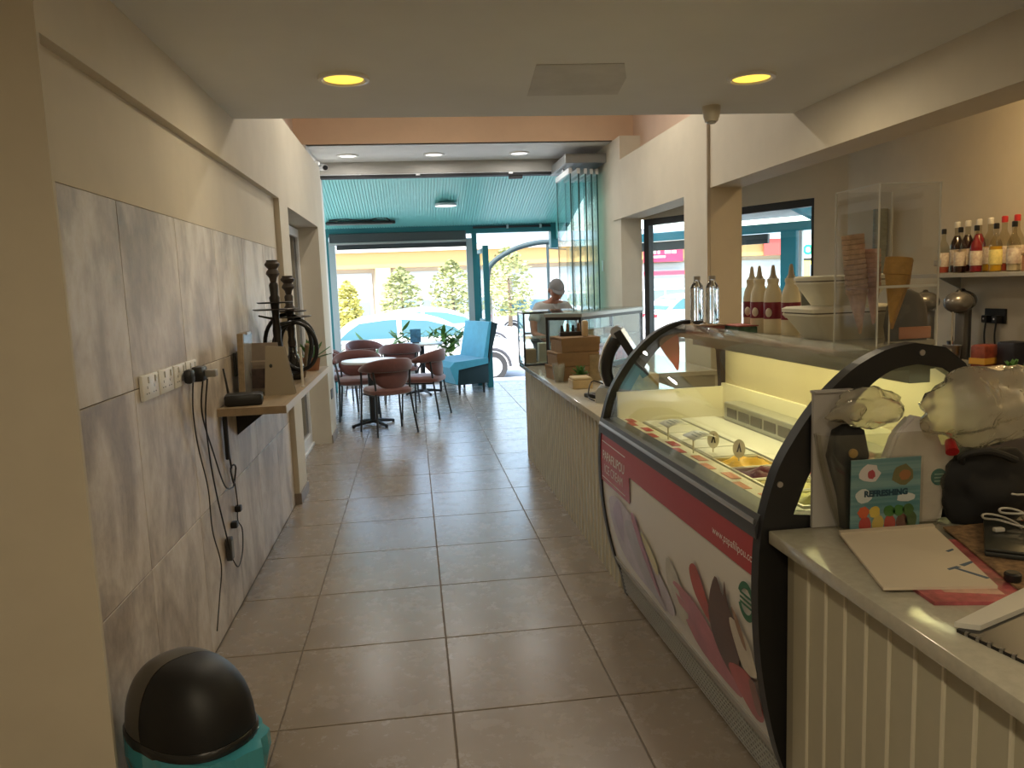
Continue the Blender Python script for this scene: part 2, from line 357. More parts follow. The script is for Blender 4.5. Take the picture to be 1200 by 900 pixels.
downlight(1.585, -1.3, 2.393, .092, 'unseen warm fill downlight added near the rear wall on the right', REAR_FILL_W, WARM, lamp_e)
downlight(.0, 6.2, 3.7, .11, 'left unseen fill downlight added in the high ceiling of the tall bay', 17, (1, .92, .78), lamp_e)  # unseen pair added to brighten the tall bay and its walls
downlight(1.3, 6.2, 3.7, .11, 'right unseen fill downlight added in the high ceiling of the tall bay', 17, (1, .92, .78), lamp_e)
downlight(3.05, 3.4, 2.72, .092, 'warm round downlight over the bar shelf', BAY_W, (1, .70, .34), lamp_e)
downlight(3.0, 1.0, 2.72, .092, 'warm round downlight over the near end of the bar', BAY_W*.5, (1, .70, .34), lamp_e)
for x, lab in ((-.62, 'left of three white downlights in the shop front soffit'), (.325, 'middle of three white downlights in the shop front soffit'), (1.29, 'right of three white downlights in the shop front soffit')):
    downlight(x, 8.93, 2.98, .10, lab, 6, (1, .97, .92), lamp_w, group='downlights in the front soffit')
# detector on the ceiling edge with its cable cover down the column
t = thing('motion_detector', 'small beige dome detector under the ceiling edge by the column', 'detector', (1.625, 4.08, 2.393))
b = bmn(); lathe(b, [(.048, 0), (.048, -.02), (.042, -.055), (.034, -.078), (.002, -.082)], 24); obj('dome', b, mat('beige_plastic', (.55, .50, .40), .4), t, True, True)
b = bmn(); lathe(b, [(.03, -.074), (.022, -.088), (.001, -.09)], 20); obj('lens', b, mat('grey_plastic', (.3, .29, .26), .3), t, True, True)
b = bmn(); box(b, XR-.022, XR-.001, 5.505, 5.53, 1.30, 2.73); tag(obj('cable_cover', b, mat('cover_beige', (.58, .51, .40), .6), base=(XR-.01, 5.52, 1.3)), 'thin cable cover running up the front column corner', 'cable cover')
b = bmn(); box(b, XL, XL+.008, 7.9, 8.06, .42, .52, .003); o = obj('wall_outlet', b, mat('brown_outlet', (.06, .05, .045), .4), base=(XL+.004, 7.98, .42)); tag(o, 'dark brown outlet plate low on the left wall end', 'outlet')
t = thing('security_camera', 'small white security camera at the top left of the shop front', 'camera', (-.93, 8.9, 2.86))
b = bmn(); box(b, -.985, -.93, 8.87, 8.95, 2.82, 2.92, .006); obj('mount', b, alu, t)
b = bmn(); cyl(b, (-.92, 8.92, 2.86), (-.86, 8.80, 2.835), .038, .034, 16); obj('body', b, alu, t, True)
b = bmn(); cyl(b, (-.8605, 8.801, 2.8352), (-.853, 8.787, 2.832), .028, .026, 16); obj('lens', b, black, t, True)
# ================================================================== COUNTERS
b = bmn(); prism(b, [(0, -.0375), (0, .0375), (-.006, .037), (-.006, -.037)], 0, 1, 'z'); slat_me = mesh(b, cream, False, 'slat')
b = bmn(); prism(b, [(0, -.004), (0, .004), (-.011, .003), (-.011, -.003)], 0, 1, 'z'); lit_edge_me = mesh(b, mat('lit_edge_pale', (.74, .70, .56), .4), False, 'lit_edge')  # paler colour paints in the light caught along the slat edges
gap_m = mat('slat_backing', (.34, .31, .23), .6)
def counter(name, label, y0, y1, x0=.945, x1=1.6, zt=.83, first=None):
    t = thing(name, label, 'counter', ((x0+x1)/2, (y0+y1)/2, 0))
    b = bmn(); box(b, x0, x1, y0, y1, .0, zt-.035); obj('body', b, gap_m, t)
    b = bmn(); box(b, x0-.055, x1+.02, y0, y1, zt-.035, zt, .004); obj('worktop', b, quartz, t, True)
    y = first
    while y-.04 > y0:
        if y+.04 < y1+.02: inst('slat', slat_me, t, (x0, y, 0), scl=(1, 1, zt-.035)); inst('lit_edge_strip', lit_edge_me, t, (x0, y-.04125, 0), scl=(1, 1, zt-.035))
        y -= .0825
    return t
counter('bar_counter', 'cream slatted counter with stone top at the near right', -.4, 1.858, x1=1.75, first=1.735+.041)
EXT = True
fc = counter('bar_counter', 'long slatted counter running from the freezer to the glass case', 3.53, 6.62, x1=1.55, first=6.58)

b = bmn(); box(b, 1.572, 2.15, 5.35, 6.95, 0, .795); obj('body_return', b, gap_m, fc); b = bmn(); box(b, 1.572, 2.165, 5.33, 6.97, .795, .83, .004); obj('worktop_return', b, quartz, fc)
# ================================================================== ICE CREAM FREEZER
FY0, FY1 = 1.87, 3.50
FP = [(.965, 0), (.945, .10), (.91, .20), (.88, .33), (.858, .48), (.850, .65), (.856, .80), (.875, .90)]
def fx(z):
    for (xa, za), (xb, zb) in zip(FP[:-1], FP[1:]):
        if z <= zb: return xa+(xb-xa)*(z-za)/(zb-za)
    return FP[-1][0]
# smooth the profile with a Catmull-Rom resample
_sp = smoothpts([(x, 0, z) for x, z in FP], 8)
def fxs(z):
    for p, q in zip(_sp[:-1], _sp[1:]):
        if p.z <= z <= q.z: return p.x+(q.x-p.x)*(z-p.z)/max(1e-6, q.z-p.z)
    return _sp[-1].x if z > .5 else _sp[0].x
fz = thing('ice_cream_freezer', 'curved glass ice cream display freezer with red and white printed front', 'freezer', (1.25, 2.68, 0), R(1.25))
fz_black = mat('freezer_black', (.010, .010, .011), .42)
vinyl = mat('vinyl_white', (.74, .71, .67), .3, coat=.2)
liner = mat('freezer_liner', (.80, .76, .58), .4)
b = bmn()
zz = [.17+.0325*i for i in range(21)]
prism(b, [(fxs(z)+.004, z) for z in zz]+[(1.46, zz[-1]), (1.46, .17)], FY0+.03, FY1-.03); obj('cabinet', b, vinyl, fz, True)
b = bmn(); prism(b, [(.985, 0), (.965, .165), (1.44, .165), (1.44, 0)], FY0+.04, FY1-.04); obj('plinth', b, fz_black, fz)
# perforated ventilation grille: frame bars crossing on the slanted kick plate
gm = mat('grille_grey', (.42, .42, .40), .5)
b = bmn(); gz0, gz1 = .02, .165
gxp = lambda z: .975-.035*(z/.165)-.012
ny = int((FY1-FY0-.08)/.02)
for i in range(ny+1):
    y = FY0+.04+i*.02
    vs = [b.verts.new(p) for p in ((gxp(gz0), y-.004, gz0), (gxp(gz0), y+.004, gz0), (gxp(gz1), y+.004, gz1), (gxp(gz1), y-.004, gz1))]; b.faces.new(vs)
for k in range(9):
    z = gz0+(gz1-gz0)*k/8
    box(b, gxp(z)-.0012, gxp(z)+.003, FY0+.04, FY1-.04, z-.0033, z+.0033)
obj('ventilation_grille', b, gm, fz); 
b = bmn(); prism(b, [(fxs(.165)-.002, .165), (fxs(.20)-.004, .20), (fxs(.20)+.02, .20), (fxs(.165)+.03, .165)], FY0+.03, FY1-.03); obj('kick_trim', b, mat('trim_silver', (.45, .44, .42), .35, .3), fz, True)
b = bmn(); prism(b, [(fxs(.80)-.006, .80), (fxs(.83)-.014, .83), (fxs(.865)-.006, .865), (.93, .868), (.93, .80)], FY0+.02, FY1-.02); obj('bumper', b, mat('bumper_grey', (.05, .052, .056), .4), fz, True)
b = bmn(); prism(b, [(fxs(.845)-.0155, .838), (fxs(.845)-.0165, .845), (fxs(.845)-.0135, .853), (fxs(.845)-.004, .845)], FY0+.03, FY1-.03); obj('bumper_strip', b, steel, fz)
# end frames with arched opening
OUT = [(.965, .0), (.945, .10), (.91, .20), (.88, .33), (.858, .48), (.850, .65), (.856, .80), (.873, .89), (.903, .985), (.945, 1.06), (1.015, 1.155), (1.105, 1.238), (1.20, 1.286), (1.285, 1.302), (1.37, 1.286), (1.43, 1.24), (1.47, 1.17), (1.50, 1.0), (1.50, .8), (1.50, .0)]
INN = [(.945, .866), (.945, .866), (.945, .866), (.945, .866), (.945, .866), (.945, .866), (.948, .876), (.958, .90), (.985, .965), (1.03, 1.04), (1.085, 1.12), (1.15, 1.19), (1.215, 1.232), (1.29, 1.245), (1.36, 1.232), (1.41, 1.20), (1.43, 1.15), (1.44, 1.0), (1.44, .866), (1.0, .860)]
OUTS = smoothpts([(x-.004, 0, z) for x, z in OUT[:14]], 4)+[Vector((x, 0, z)) for x, z in OUT[14:]]
INNS = smoothpts([(x, 0, z) for x, z in INN[:14]], 4)+[Vector((x, 0, z)) for x, z in INN[14:]]
for y0, y1, nm in ((FY0, FY0+.04, 'end_frame'), (FY1-.04, FY1, 'end_frame')):
    b = bmn(); ringprism(b, [(p.x, p.z) for p in OUTS], [(p.x, p.z) for p in INNS], y0, y1); o = obj(nm, b, fz_black, fz)
    for p in ((1.30, 1.275), (.905, .95)) if y0 == FY0 else ():
        b = bmn(); cyl(b, (p[0], y0-.004, p[1]), (p[0], y0+.01, p[1]), .008, n=14); obj('screw_cap', b, steel, o)
    b = bmn(); prism(b, [(p.x, p.z) for p in INNS if p.z > .87]+[(1.44, .866), (.945, .866)], y0+.017, y0+.023); obj('end_glass', b, clear, fz)
# curved front glass
b = bmn(); gp = [Vector((p.x+.016, 0, p.z-.006)) for p in OUTS if p.z > .86 and p.x < 1.24 and p.x < 1.3]+[Vector((1.245, 0, 1.262))]
og = [(p.x, p.z) for p in gp]; ig = [(p.x+.006, p.z-.004) for p in gp]
prism(b, og+ig[::-1], FY0+.04, FY1-.04); obj('curved_glass', b, glass('freezer_glass', (.95, .96, .93), 1.45, .9), fz, True)
# liner: ledge, back wall, end walls, well floor
b = bmn(); prism(b, [(.895, .845), (.935, .866), (1.0, .862), (1.005, .845)], FY0+.04, FY1-.04); obj('front_ledge', b, liner, fz)
b = bmn(); box(b, 1.44, 1.46, FY0+.04, FY1-.04, .70, 1.0); obj('back_liner', b, liner, fz)
b = bmn(); box(b, .93, 1.44, FY1-.06, FY1-.04, .70, .985); obj('end_liner', b, liner, fz)
b = bmn(); box(b, .93, 1.44, FY0+.04, FY0+.06, .70, .858); obj('end_liner', b, liner, fz)
b = bmn(); box(b, .95, 1.46, FY0+.04, FY1-.04, .835, .843); obj('pan_deck', b, steel, fz)
door_m = mat('sliding_door_tan', (.50, .44, .29), .28, coat=.3, var=.06, scale=3)
for y0, y1, dx in ((FY0+.05, 2.70, 0), (2.66, FY1-.05, .012)):
    b = bmn(); box(b, 1.445+dx, 1.452+dx, y0, y1, 1.0, 1.225); obj('sliding_door', b, door_m, fz)
b = bmn(); box(b, 1.36, 1.44, 2.15, 3.25, .845, .945, .006); ev = obj('evaporator', b, mat('evaporator_grey', (.42, .42, .38), .35, .6), fz)
for i in range(9):
    b = bmn(); box(b, 1.356, 1.361, 2.2+i*.115, 2.29+i*.115, .885, .925); obj('slot', b, mat('slot_grey', (.12, .12, .11), .6), ev)
b = bmn(); prism(b, [(1.235, 1.225), (1.235, 1.243), (1.84, 1.243), (1.84, 1.225)], 2.53, FY1-.0); obj('top_shelf', b, mat('shelf_steel', (.42, .41, .36), .22, .3), fz)
b = bmn(); box(b, 1.235, 1.47, FY0+.04, 2.2, 1.225, 1.243); box(b, 1.235, 1.645, 2.2, 2.53, 1.225, 1.243); obj('top_shelf', b, MT['shelf_steel'], fz)
b = bmn(); box(b, 1.46, 1.80, 2.56, FY1, 0, 1.225); box(b, 1.46, 1.62, 2.24, 2.56, 0, 1.225); obj('rear_housing', b, mat('housing_grey', (.45, .44, .40), .5), fz)
lt = mat('freezer_led', (1, .93, .62), .5, emis=4)
b = bmn(); cyl(b, (1.33, FY0+.07, 1.212), (1.33, FY1-.07, 1.212), .009, n=10); obj('light_tube', b, lt, fz, True)
b = bmn(); box(b, 1.298, 1.302, FY0+.045, FY1-.045, 1.188, 1.2249); box(b, 1.302, 1.36, FY0+.045, FY0+.05, 1.188, 1.2249); obj('light_shield', b, MT['shelf_steel'], fz)
L = bpy.data.lights.new('freezer_led', 'AREA'); L.shape = 'RECTANGLE'; L.size = 1.42; L.size_y = .03; L.energy = 2.4; L.color = (1, .88, .41)
lo = bpy.data.objects.new('freezer_led_light', L); C.objects.link(lo); lo.parent = fz; lo.location = (1.33-1.25, 0, 1.2); lo.rotation_euler = (0, R(0), R(90))
b = bmn(); prism(b, [(p.x, p.y) for p in smoothpts([(1.135, 1.225, 0), (1.18, 1.236, 0), (1.24, 1.228, 0), (1.24, 1.07, 0), (1.21, 1.10, 0), (1.165, 1.16, 0)], 3, True)], FY1-.0165, FY1-.0155); obj('glass_red_shape', b, mat('shape_rose', (.50, .06, .07), .4), fz)  # thin rose-red shape on the far end glass
# gelato pans
pan_m = mat('pan_steel', (.62, .61, .55), .3, .9)
def lump(x0, x1, y0, y1, z, h, seed, n=11, s=9.0):
    b = bmn(); rnd = random.Random(seed); ph = [rnd.uniform(0, 6) for _ in range(6)]; G = []
    for i in range(n+1):
        row = []
        for j in range(n+1):
            u, v = i/n, j/n; e = min(1, 4*min(u, 1-u, v, 1-v))**.5
            hh = h*e*(.65+.25*sin(s*u+ph[0]+2*sin(5*v+ph[1]))+.22*sin(s*1.3*v+ph[2]+2*sin(4*u+ph[3]))+rnd.uniform(-.08, .08))
            row.append(b.verts.new((x0+(x1-x0)*u, y0+(y1-y0)*v, z+max(.001, hh))))
        G.append(row)
    for i in range(n):
        for j in range(n): b.faces.new((G[i][j], G[i+1][j], G[i+1][j+1], G[i][j+1]))
    return b
FL = {'mango': (.85, .52, .03), 'cherry': (.13, .008, .02), 'vanilla': (.80, .70, .30), 'lemon': (.86, .80, .25), 'strawberry': (.80, .10, .17), 'orange': (.80, .18, .07)}
fl = {k: mat('gelato_'+k, v, .5, var=.12, scale=60) for k, v in FL.items()}
lid_m = mat('pan_lid', (.74, .74, .68), .4)
rowx = ((1.012, 1.185), (1.19, 1.355))
plan = {(0, 0): 'lemon', (0, 1): 'vanilla', (0, 2): 'cherry', (0, 3): 'mango', (1, 0): 'orange', (1, 1): 'strawberry', (1, 2): 'strawberry'}
ylist = [1.945, 2.10, 2.255, 2.41, 2.565, 2.72, 2.875, 3.03, 3.185]
for r_, (xa, xb) in enumerate(rowx):
    for i, ya in enumerate(ylist):
        yb = ya+.15
        if r_ == 1 and ya > 2.3: continue
        k = plan.get((r_, i))
        p = bmn(); ringprism(p, [(xa, ya), (xb, ya), (xb, yb), (xa, yb)], [(xa+.008, ya+.008), (xb-.008, ya+.008), (xb-.008, yb-.008), (xa+.008, yb-.008)], .843, .862, 'z')
        po = obj('gelato_pan', p, pan_m, fz)
        if k: obj('gelato', lump(xa+.008, xb-.008, ya+.008, yb-.008, .846, .030, i*7+r_, s=11), fl[k], po, True)
        else:
            p = bmn(); box(p, xa+.004, xb-.004, ya+.004, yb-.004, .858, .866, .002, 1); obj('pan_lid', p, lid_m, po)
p = bmn(); box(p, 1.19, 1.355, 2.42, 3.33, .846, .868, .004); obj('deck_cover', p, lid_m, fz, True)
# flavour tags standing in the pans, price cards, stickers
tagm = mat('tag_cream', (.80, .76, .55), .5); ink = mat('ink_dark', (.03, .03, .03), .6)
for (x, y, rz_) in ((1.10, 2.01, .5), (1.07, 2.47, .5), (1.05, 2.64, .5)):
    b = bmn(); n = 20
    prism(b, [(.021*cos(2*pi*i/n), .042+.032*sin(2*pi*i/n)) for i in range(n)], -.0015, .0015); 
    o = obj('flavour_tag', b, tagm, fz, local=True); o.location = (x-1.25, y-2.68, .868); o.rotation_euler = (R(-12), 0, -rz_)
    b = bmn(); prism(b, [(-.008, .03), (.001, .064), (.009, .03), (.004, .030), (.001, .046), (-.003, .03)], -.003, -.0016); obj('mark', b, ink, o, local=True)
    b = bmn(); cyl(b, (0, 0, -.02), (0, 0, .012), .003, n=8); obj('pin', b, tagm, o, local=True)
card = mat('price_card', (.86, .87, .86), .5)
for (x, y) in ((.955, 2.90), (.955, 2.64)):
    b = bmn(); G = []
    for i in range(9):
        a = i/8; xx = .0+.085*a; zz_ = .058+.014*sin(a*2.6)
        G.append([b.verts.new((xx, yy, zz_)) for yy in (-.055, .055)])
    for p, q in zip(G[:-1], G[1:]): b.faces.new((p[0], q[0], q[1], p[1]))
    o = obj('price_card', b, card, fz, True, True); o.location = (x-1.25, y-2.68, .866)
    md = o.modifiers.new('s', 'SOLIDIFY'); md.thickness = .0015
    for k in range(4):
        b = bmn(); a0 = .2+.18*k
        G = [[b.verts.new((.085*a, yy, .0595+.014*sin(a*2.6))) for yy in (-.04, .015+.02*(k % 2))] for a in (a0, a0+.03, a0+.06)]
        for p, q in zip(G[:-1], G[1:]): b.faces.new((p[0], q[0], q[1], p[1]))
        obj('print_line', b, mat('print_grey', (.35, .4, .42), .6), o, local=True)
    b = bmn(); cyl(b, (.02, 0, 0), (.02, 0, .063), .003, n=8); obj('stand', b, tagm, o, local=True)
stk = mat('sticker_orange', (.72, .27, .13), .5, var=.2, scale=40); stk2 = mat('sticker_red', (.50, .05, .035), .5, var=.2, scale=40)
for i, y in enumerate((3.36, 3.27, 3.13, 3.0, 2.82, 2.70, 2.56, 2.44, 2.30, 2.18, 2.04)):
    b = bmn(); x0 = .925 if i % 2 else .948
    vs = [b.verts.new(p) for p in ((x0, y-.042, .8675), (x0+.034, y-.042, .8665), (x0+.034, y+.042, .8665), (x0, y+.042, .8675))]; b.faces.new(vs)
    o = obj('sticker', b, stk2 if i < 6 else stk, fz); md = o.modifiers.new('s', 'SOLIDIFY'); md.thickness = .001

# printed front: every printed shape is a thin film following the curve of the panel
def film(name, poly, m, off, parent=fz, holes=None):
    b = bmn(); vs = [b.verts.new((0, y, z)) for y, z in poly]; b.faces.new(vs)
    zs = [z for _, z in poly]; z = math.floor(min(zs)/.03)*.03
    while z < max(zs):
        bmesh.ops.bisect_plane(b, geom=b.verts[:]+b.edges[:]+b.faces[:], plane_co=(0, 0, z), plane_no=(0, 0, 1)); z += .03
    for v in b.verts: v.co.x = fxs(v.co.z)-off
    return obj(name, b, m, parent)
def film_text(txt, size, y, z, m, off, rot=0, bold=0, align='CENTER'):
    me = text_mesh(txt, size, m, bold, align); 
    for v in me.vertices:
        a, c_ = v.co.x, v.co.y; a, c_ = a*cos(rot)-c_*sin(rot), a*sin(rot)+c_*cos(rot)
        zz_ = z+c_; v.co = (fxs(zz_)-off, y-a, zz_)
    return obj('lettering', me, None, fz)
red = mat('vinyl_red', (.42, .022, .032), .3, coat=.2)
film('printed_band', [(FY1-.03, .80), (FY1-.03, .58), (3.02, .58), (3.02, .692), (FY0+.03, .692), (FY0+.03, .80)], red, .001)
white_ink = mat('ink_white', (.85, .83, .80), .5)
for a, c_ in (((3.44, .765), (3.08, .761)), ((3.44, .60), (3.08, .596))):
    film('rule_line', [a, c_, (c_[0], c_[1]+.005), (a[0], a[1]+.005)], white_ink, .002)
film_text('PAPAFILIPOU', .058, 3.255, .705, white_ink, .002, 0, .001)
film_text('ICE CREAM', .058, 3.255, .645, white_ink, .002)
film_text('www.papafilipou.com', .034, 2.03, .738, white_ink, .002)
def smooth2(poly, k=4): return [(p.x, p.y) for p in smoothpts([(a, c_, 0) for a, c_ in poly], k, True)]
V = lambda n, c_: mat('ink_'+n, c_, .35, coat=.15, var=.18, scale=9)
film('printed_swirl', smooth2([(3.36, .50), (3.22, .555), (3.02, .53), (2.82, .45), (2.62, .33), (2.66, .25), (2.9, .25), (3.14, .26), (3.30, .33)]), V('lilac', (.55, .50, .60)), .0012)
film('printed_swirl', smooth2([(3.30, .46), (3.20, .55), (3.14, .48), (3.2, .36)]), V('pale_violet', (.46, .38, .54)), .0022)
film('printed_swirl', smooth2([(3.12, .46), (3.0, .5), (2.86, .36), (2.72, .25), (2.80, .24), (2.98, .30)]), V('grey_lilac', (.44, .42, .50)), .003)
film('printed_petal', smooth2([(3.0, .52), (2.96, .545), (2.86, .44), (2.76, .31), (2.80, .30)]), V('mauve', (.40, .16, .26)), .0035)
film('printed_petal', smooth2([(2.90, .50), (2.80, .48), (2.72, .42), (2.76, .38)]), V('straw', (.66, .60, .34)), .0032)
film('printed_swirl', smooth2([(2.60, .50), (2.50, .47), (2.44, .36), (2.52, .28), (2.62, .36)]), V('cream_grey', (.55, .53, .46)), .0022)
film('printed_swirl', smooth2([(2.56, .42), (2.42, .44), (2.30, .42), (2.18, .36), (2.06, .26), (2.2, .24), (2.42, .27)]), V('rose', (.50, .16, .22)), .0022)
film('printed_petal', smooth2([(2.37, .545), (2.31, .575), (2.23, .49), (2.18, .42), (2.23, .42), (2.33, .47)]), V('strawberry_red', (.42, .045, .035)), .0032)
film('printed_chocolate', smooth2([(2.155, .60), (2.10, .56), (2.085, .61), (2.06, .54), (1.99, .49), (2.02, .40), (2.08, .30), (2.19, .35), (2.225, .46)]), V('chocolate', (.085, .032, .022)), .004)
film('printed_swirl', smooth2([(2.06, .51), (1.98, .51), (1.925, .47), (1.91, .40), (1.99, .38), (2.03, .43)]), V('hazel_cream', (.62, .56, .47)), .005)
film('printed_petal', smooth2([(2.04, .55), (1.995, .53), (1.955, .46), (1.985, .47)]), V('almond', (.30, .17, .10)), .0058)
film('printed_swirl', smooth2([(2.12, .33), (2.0, .38), (1.93, .36), (1.915, .27), (2.0, .24)]), V('berry', (.46, .09, .10)), .0052)
film('printed_swirl', smooth2([(1.97, .36), (1.93, .37), (1.915, .29), (1.955, .27)]), V('cocoa', (.25, .10, .07)), .006)
grn = mat('ink_green', (.03, .16, .09), .5)
n = 28
for a0, a1 in ((.35, pi-.35), (pi+.35, 2*pi-.35)):
    P = [(1.945+.052*cos(a0+(a1-a0)*i/n), .605+.056*sin(a0+(a1-a0)*i/n)) for i in range(n+1)]+[(1.945+.034*cos(a0+(a1-a0)*i/n), .605+.037*sin(a0+(a1-a0)*i/n)) for i in range(n, -1, -1)]
    film('quality_stamp', P, grn, .0022)
for k in range(3): film('stamp_line', [(1.985, .590+.014*k), (1.905, .590+.014*k), (1.905, .597+.014*k), (1.985, .597+.014*k)], grn, .0022)
# ================================================================== FAR COUNTER: glass cases, boxes, till
def edge_frame(t, x0, x1, y0, y1, z0, z1, w, m, local=False, name='frame_post', bars=('v', 'top', 'bot')):
    for x in (x0, x1-w):
        for y in (y0, y1-w):
            b = bmn(); box(b, x, x+w, y, y+w, z0, z1); obj(name, b, m, t, local=local)
    for z in [z for z, k in ((z0, 'bot'), (z1-w, 'top')) if k in bars]:
        for y in (y0, y1-w):
            b = bmn(); box(b, x0+w, x1-w, y, y+w, z, z+w); obj('frame_rail', b, m, t, local=local)
        for x in (x0, x1-w):
            b = bmn(); box(b, x, x+w, y0+w, y1-w, z, z+w); obj('frame_rail', b, m, t, local=local)
def panes(t, x0, x1, y0, y1, z0, z1, m, local=False, th=.005, top=True):
    for q in ((x0+.003, x0+.003+th, y0+.012, y1-.012), (x1-.003-th, x1-.003, y0+.012, y1-.012), (x0+.012, x1-.012, y0+.003, y0+.003+th), (x0+.012, x1-.012, y1-.003-th, y1-.003)):
        b = bmn(); box(b, *q, z0, z1); obj('pane', b, m, t, local=local)
    if top: b = bmn(); box(b, x0-.008, x1+.008, y0-.008, y1+.008, z1, z1+.008); obj('glass_top', b, m, t, local=local)
t = thing('display_case', 'glass display case with black frame on the far counter end', 'display case', (1.1, 6.42, .83))
edge_frame(t, .885, 1.33, 6.25, 6.6, .83, 1.27, .014, dark_alu); panes(t, .885, 1.33, 6.25, 6.6, .845, 1.27, clear)
b = bmn(); box(b, .895, 1.32, 6.262, 6.588, 1.05, 1.056); obj('glass_shelf', b, clear, t)
for i, (x, y, w, d, h, c_) in enumerate(((.95, 6.36, .09, .12, .12, (.42, .30, .20)), (1.08, 6.42, .10, .1, .16, (.55, .50, .42)), (1.21, 6.4, .09, .12, .10, (.20, .12, .09)))):
    b = bmn(); box(b, x-w/2, x+w/2, y-d/2, y+d/2, .845, .845+h, .006); tag(obj('pastry_box', b, mat('pastry_%d' % i, c_, .6), base=(x, y, .845)), ['small brown box at the left of the far glass case', 'tall pale box in the middle of the far glass case', 'small dark box at the right of the far glass case'][i], 'box')
# angled case further right on its own plinth
a2 = math.atan2(6.6-5.53, 2.11-1.21)
t = thing('display_case', 'wide angled glass display case with grey top rail beside the column', 'display case', (1.21, 5.53, 0), a2)
LD = 1.12
b = bmn(); box(b, 0, LD, 0, .30, .8302, .845, .002); obj('base_plate', b, dark_alu, t, local=True)
edge_frame(t, 0.0, LD, 0, .30, .845, 1.245, .022, dark_alu, True); panes(t, 0, LD, 0, .30, .86, 1.25, clear, True, top=False)
b = bmn(); box(b, -.006, LD+.006, -.008, .31, 1.245, 1.272, .003); obj('top_rail', b, mat('rail_grey', (.42, .43, .42), .3, .5), t, local=True)
b = bmn(); box(b, -.02, LD+.02, -.02, .32, 1.272, 1.28); obj('glass_top', b, clear, t, local=True)
b = bmn(); box(b, .012, LD-.012, .012, .29, 1.06, 1.068); obj('glass_shelf', b, clear, t, local=True)
def packet(label, x, y, z, w, d, h, c_, rz=a2):
    b = bmn(); box(b, -w/2, w/2, -d/2, d/2, 0, h, min(w, h)*.12); o = obj('snack_packet', b, mat('packet_%s' % label[:14], c_, .4, var=.3, scale=25), smooth=True); o.location = (x, y, z); o.rotation_euler = (0, 0, rz)
    tag(o, label, 'packet'); return o
ux, uy = cos(a2), sin(a2)
def on_case(s, dpt): return 1.21+ux*s-uy*dpt, 5.53+uy*s+ux*dpt
for lab, s, dp, z, w, d, h, c_ in (('crimson packet at the left of the angled glass case', .48, .16, .845, .16, .14, .13, (.45, .02, .09)), ('pale pink packet in the middle of the angled glass case', .68, .16, .845, .18, .14, .15, (.72, .42, .42)), ('bright red packet at the right of the angled glass case', .93, .18, .845, .22, .16, .12, (.55, .03, .06)),
    ('cream pastry loaf on the glass shelf of the angled case', .55, .18, 1.068, .16, .1, .06, (.66, .55, .34)), ('round cream bun on the glass shelf of the angled case', .86, .18, 1.068, .12, .1, .055, (.72, .62, .42))):
    x, y = on_case(s, dp); packet(lab, x, y, z, w, d, h, c_)
# kraft boxes on the counter
def kraft_box(label, x, y, z, w, d, h, rz):
    t = thing('kraft_box', label, 'box', (x, y, z), rz, 'kraft boxes on the far counter')
    b = bmn(); box(b, -w/2, w/2, -d/2, d/2, 0, h*.86, .004); obj('tray', b, kraft, t, local=True)
    b = bmn(); prism(b, [(-d/2-.004, h*.5), (-d/2-.004, h), (d/2+.004, h), (d/2+.004, h*.62), (d/2-.0, h*.62), (d/2, h*.9), (-d/2, h*.9), (-d/2, h*.5)], -w/2-.004, w/2+.004, 'x'); obj('lid', b, kraft, t, local=True)
kraft_box('lowest box of the kraft box stack on the far counter', 1.09, 5.31, .83, .30, .30, .095, .12)
kraft_box('middle box of the kraft box stack on the far counter', 1.095, 5.32, .926, .29, .30, .095, .06)
kraft_box('topmost box of the kraft box stack on the far counter', 1.115, 5.33, 1.022, .27, .28, .10, .1)
b = bmn(); box(b, -.02, .02, -.03, .03, 0, .11, .012); o = obj('wooden_bottle', b, mat('pale_wood', (.62, .47, .28), .5), smooth=True); o.location = (1.18, 5.28, 1.123); tag(o, 'pale wooden block standing on the kraft box stack', 'block')
t = thing('condiment_rack', 'small black rack standing on the kraft boxes', 'rack', (1.12, 5.39, 1.123))
b = bmn(); box(b, -.10, .10, -.03, .03, 0, .03, .004); obj('tray', b, black, t, local=True)
for k in range(5):
    b = bmn(); cyl(b, (-.08+.04*k, 0, .03), (-.08+.04*k, 0, .075+.012*(k % 2)), .014, .010, 10); obj('jar', b, [black, mat('jar_brown', (.16, .09, .04), .4)][k % 2], t, True, True)
# small wooden boxes, cards and a plant near the counter edge
t = thing('napkin_box', 'light wooden napkin box near the counter edge', 'box', (1.035, 4.80, .83))
b = bmn(); box(b, -.065, .065, -.07, .07, 0, .055, .004); obj('body', b, mat('light_ply', (.52, .40, .22), .5, var=.1, scale=15), t, local=True)
b = bmn(); box(b, -.06, .06, -.065, .065, .055, .072, .008); obj('napkins', b, mat('napkin_paper', (.60, .50, .32), .8), t, local=True)
t = thing('card_holder', 'clear acrylic card holder behind the napkin box', 'card holder', (1.19, 4.95, .83))
b = bmn(); box(b, -.07, .07, -.03, .03, 0, .006); obj('base', b, acryl, t, local=True)
b = bmn(); box(b, -.065, .065, -.004, .0, .006, .20); obj('sheet', b, acryl, t, local=True)
b = bmn(); box(b, -.055, .055, .0005, .0025, .02, .19); obj('card', b, mat('sign_card', (.33, .26, .16), .6, var=.25, scale=20), t, local=True)
t = thing('potted_succulent', 'small green succulent in a wooden pot on the counter', 'plant', (1.085, 5.02, .83))
b = bmn(); lathe(b, [(.045, 0), (.055, .06), (.05, .06), (.048, .05), (.001, .05)], 16); obj('pot', b, wood, t, True, True)
leaf_g = mat('leaf_green', (.06, .17, .035), .45, var=.35, scale=30)
b = bmn(); prism(b, [(0, 0), (.013, .03), (.009, .06), (0, .075), (-.009, .06), (-.013, .03)], -.002, .002); sl_me = mesh(b, leaf_g, False, 'leaf')
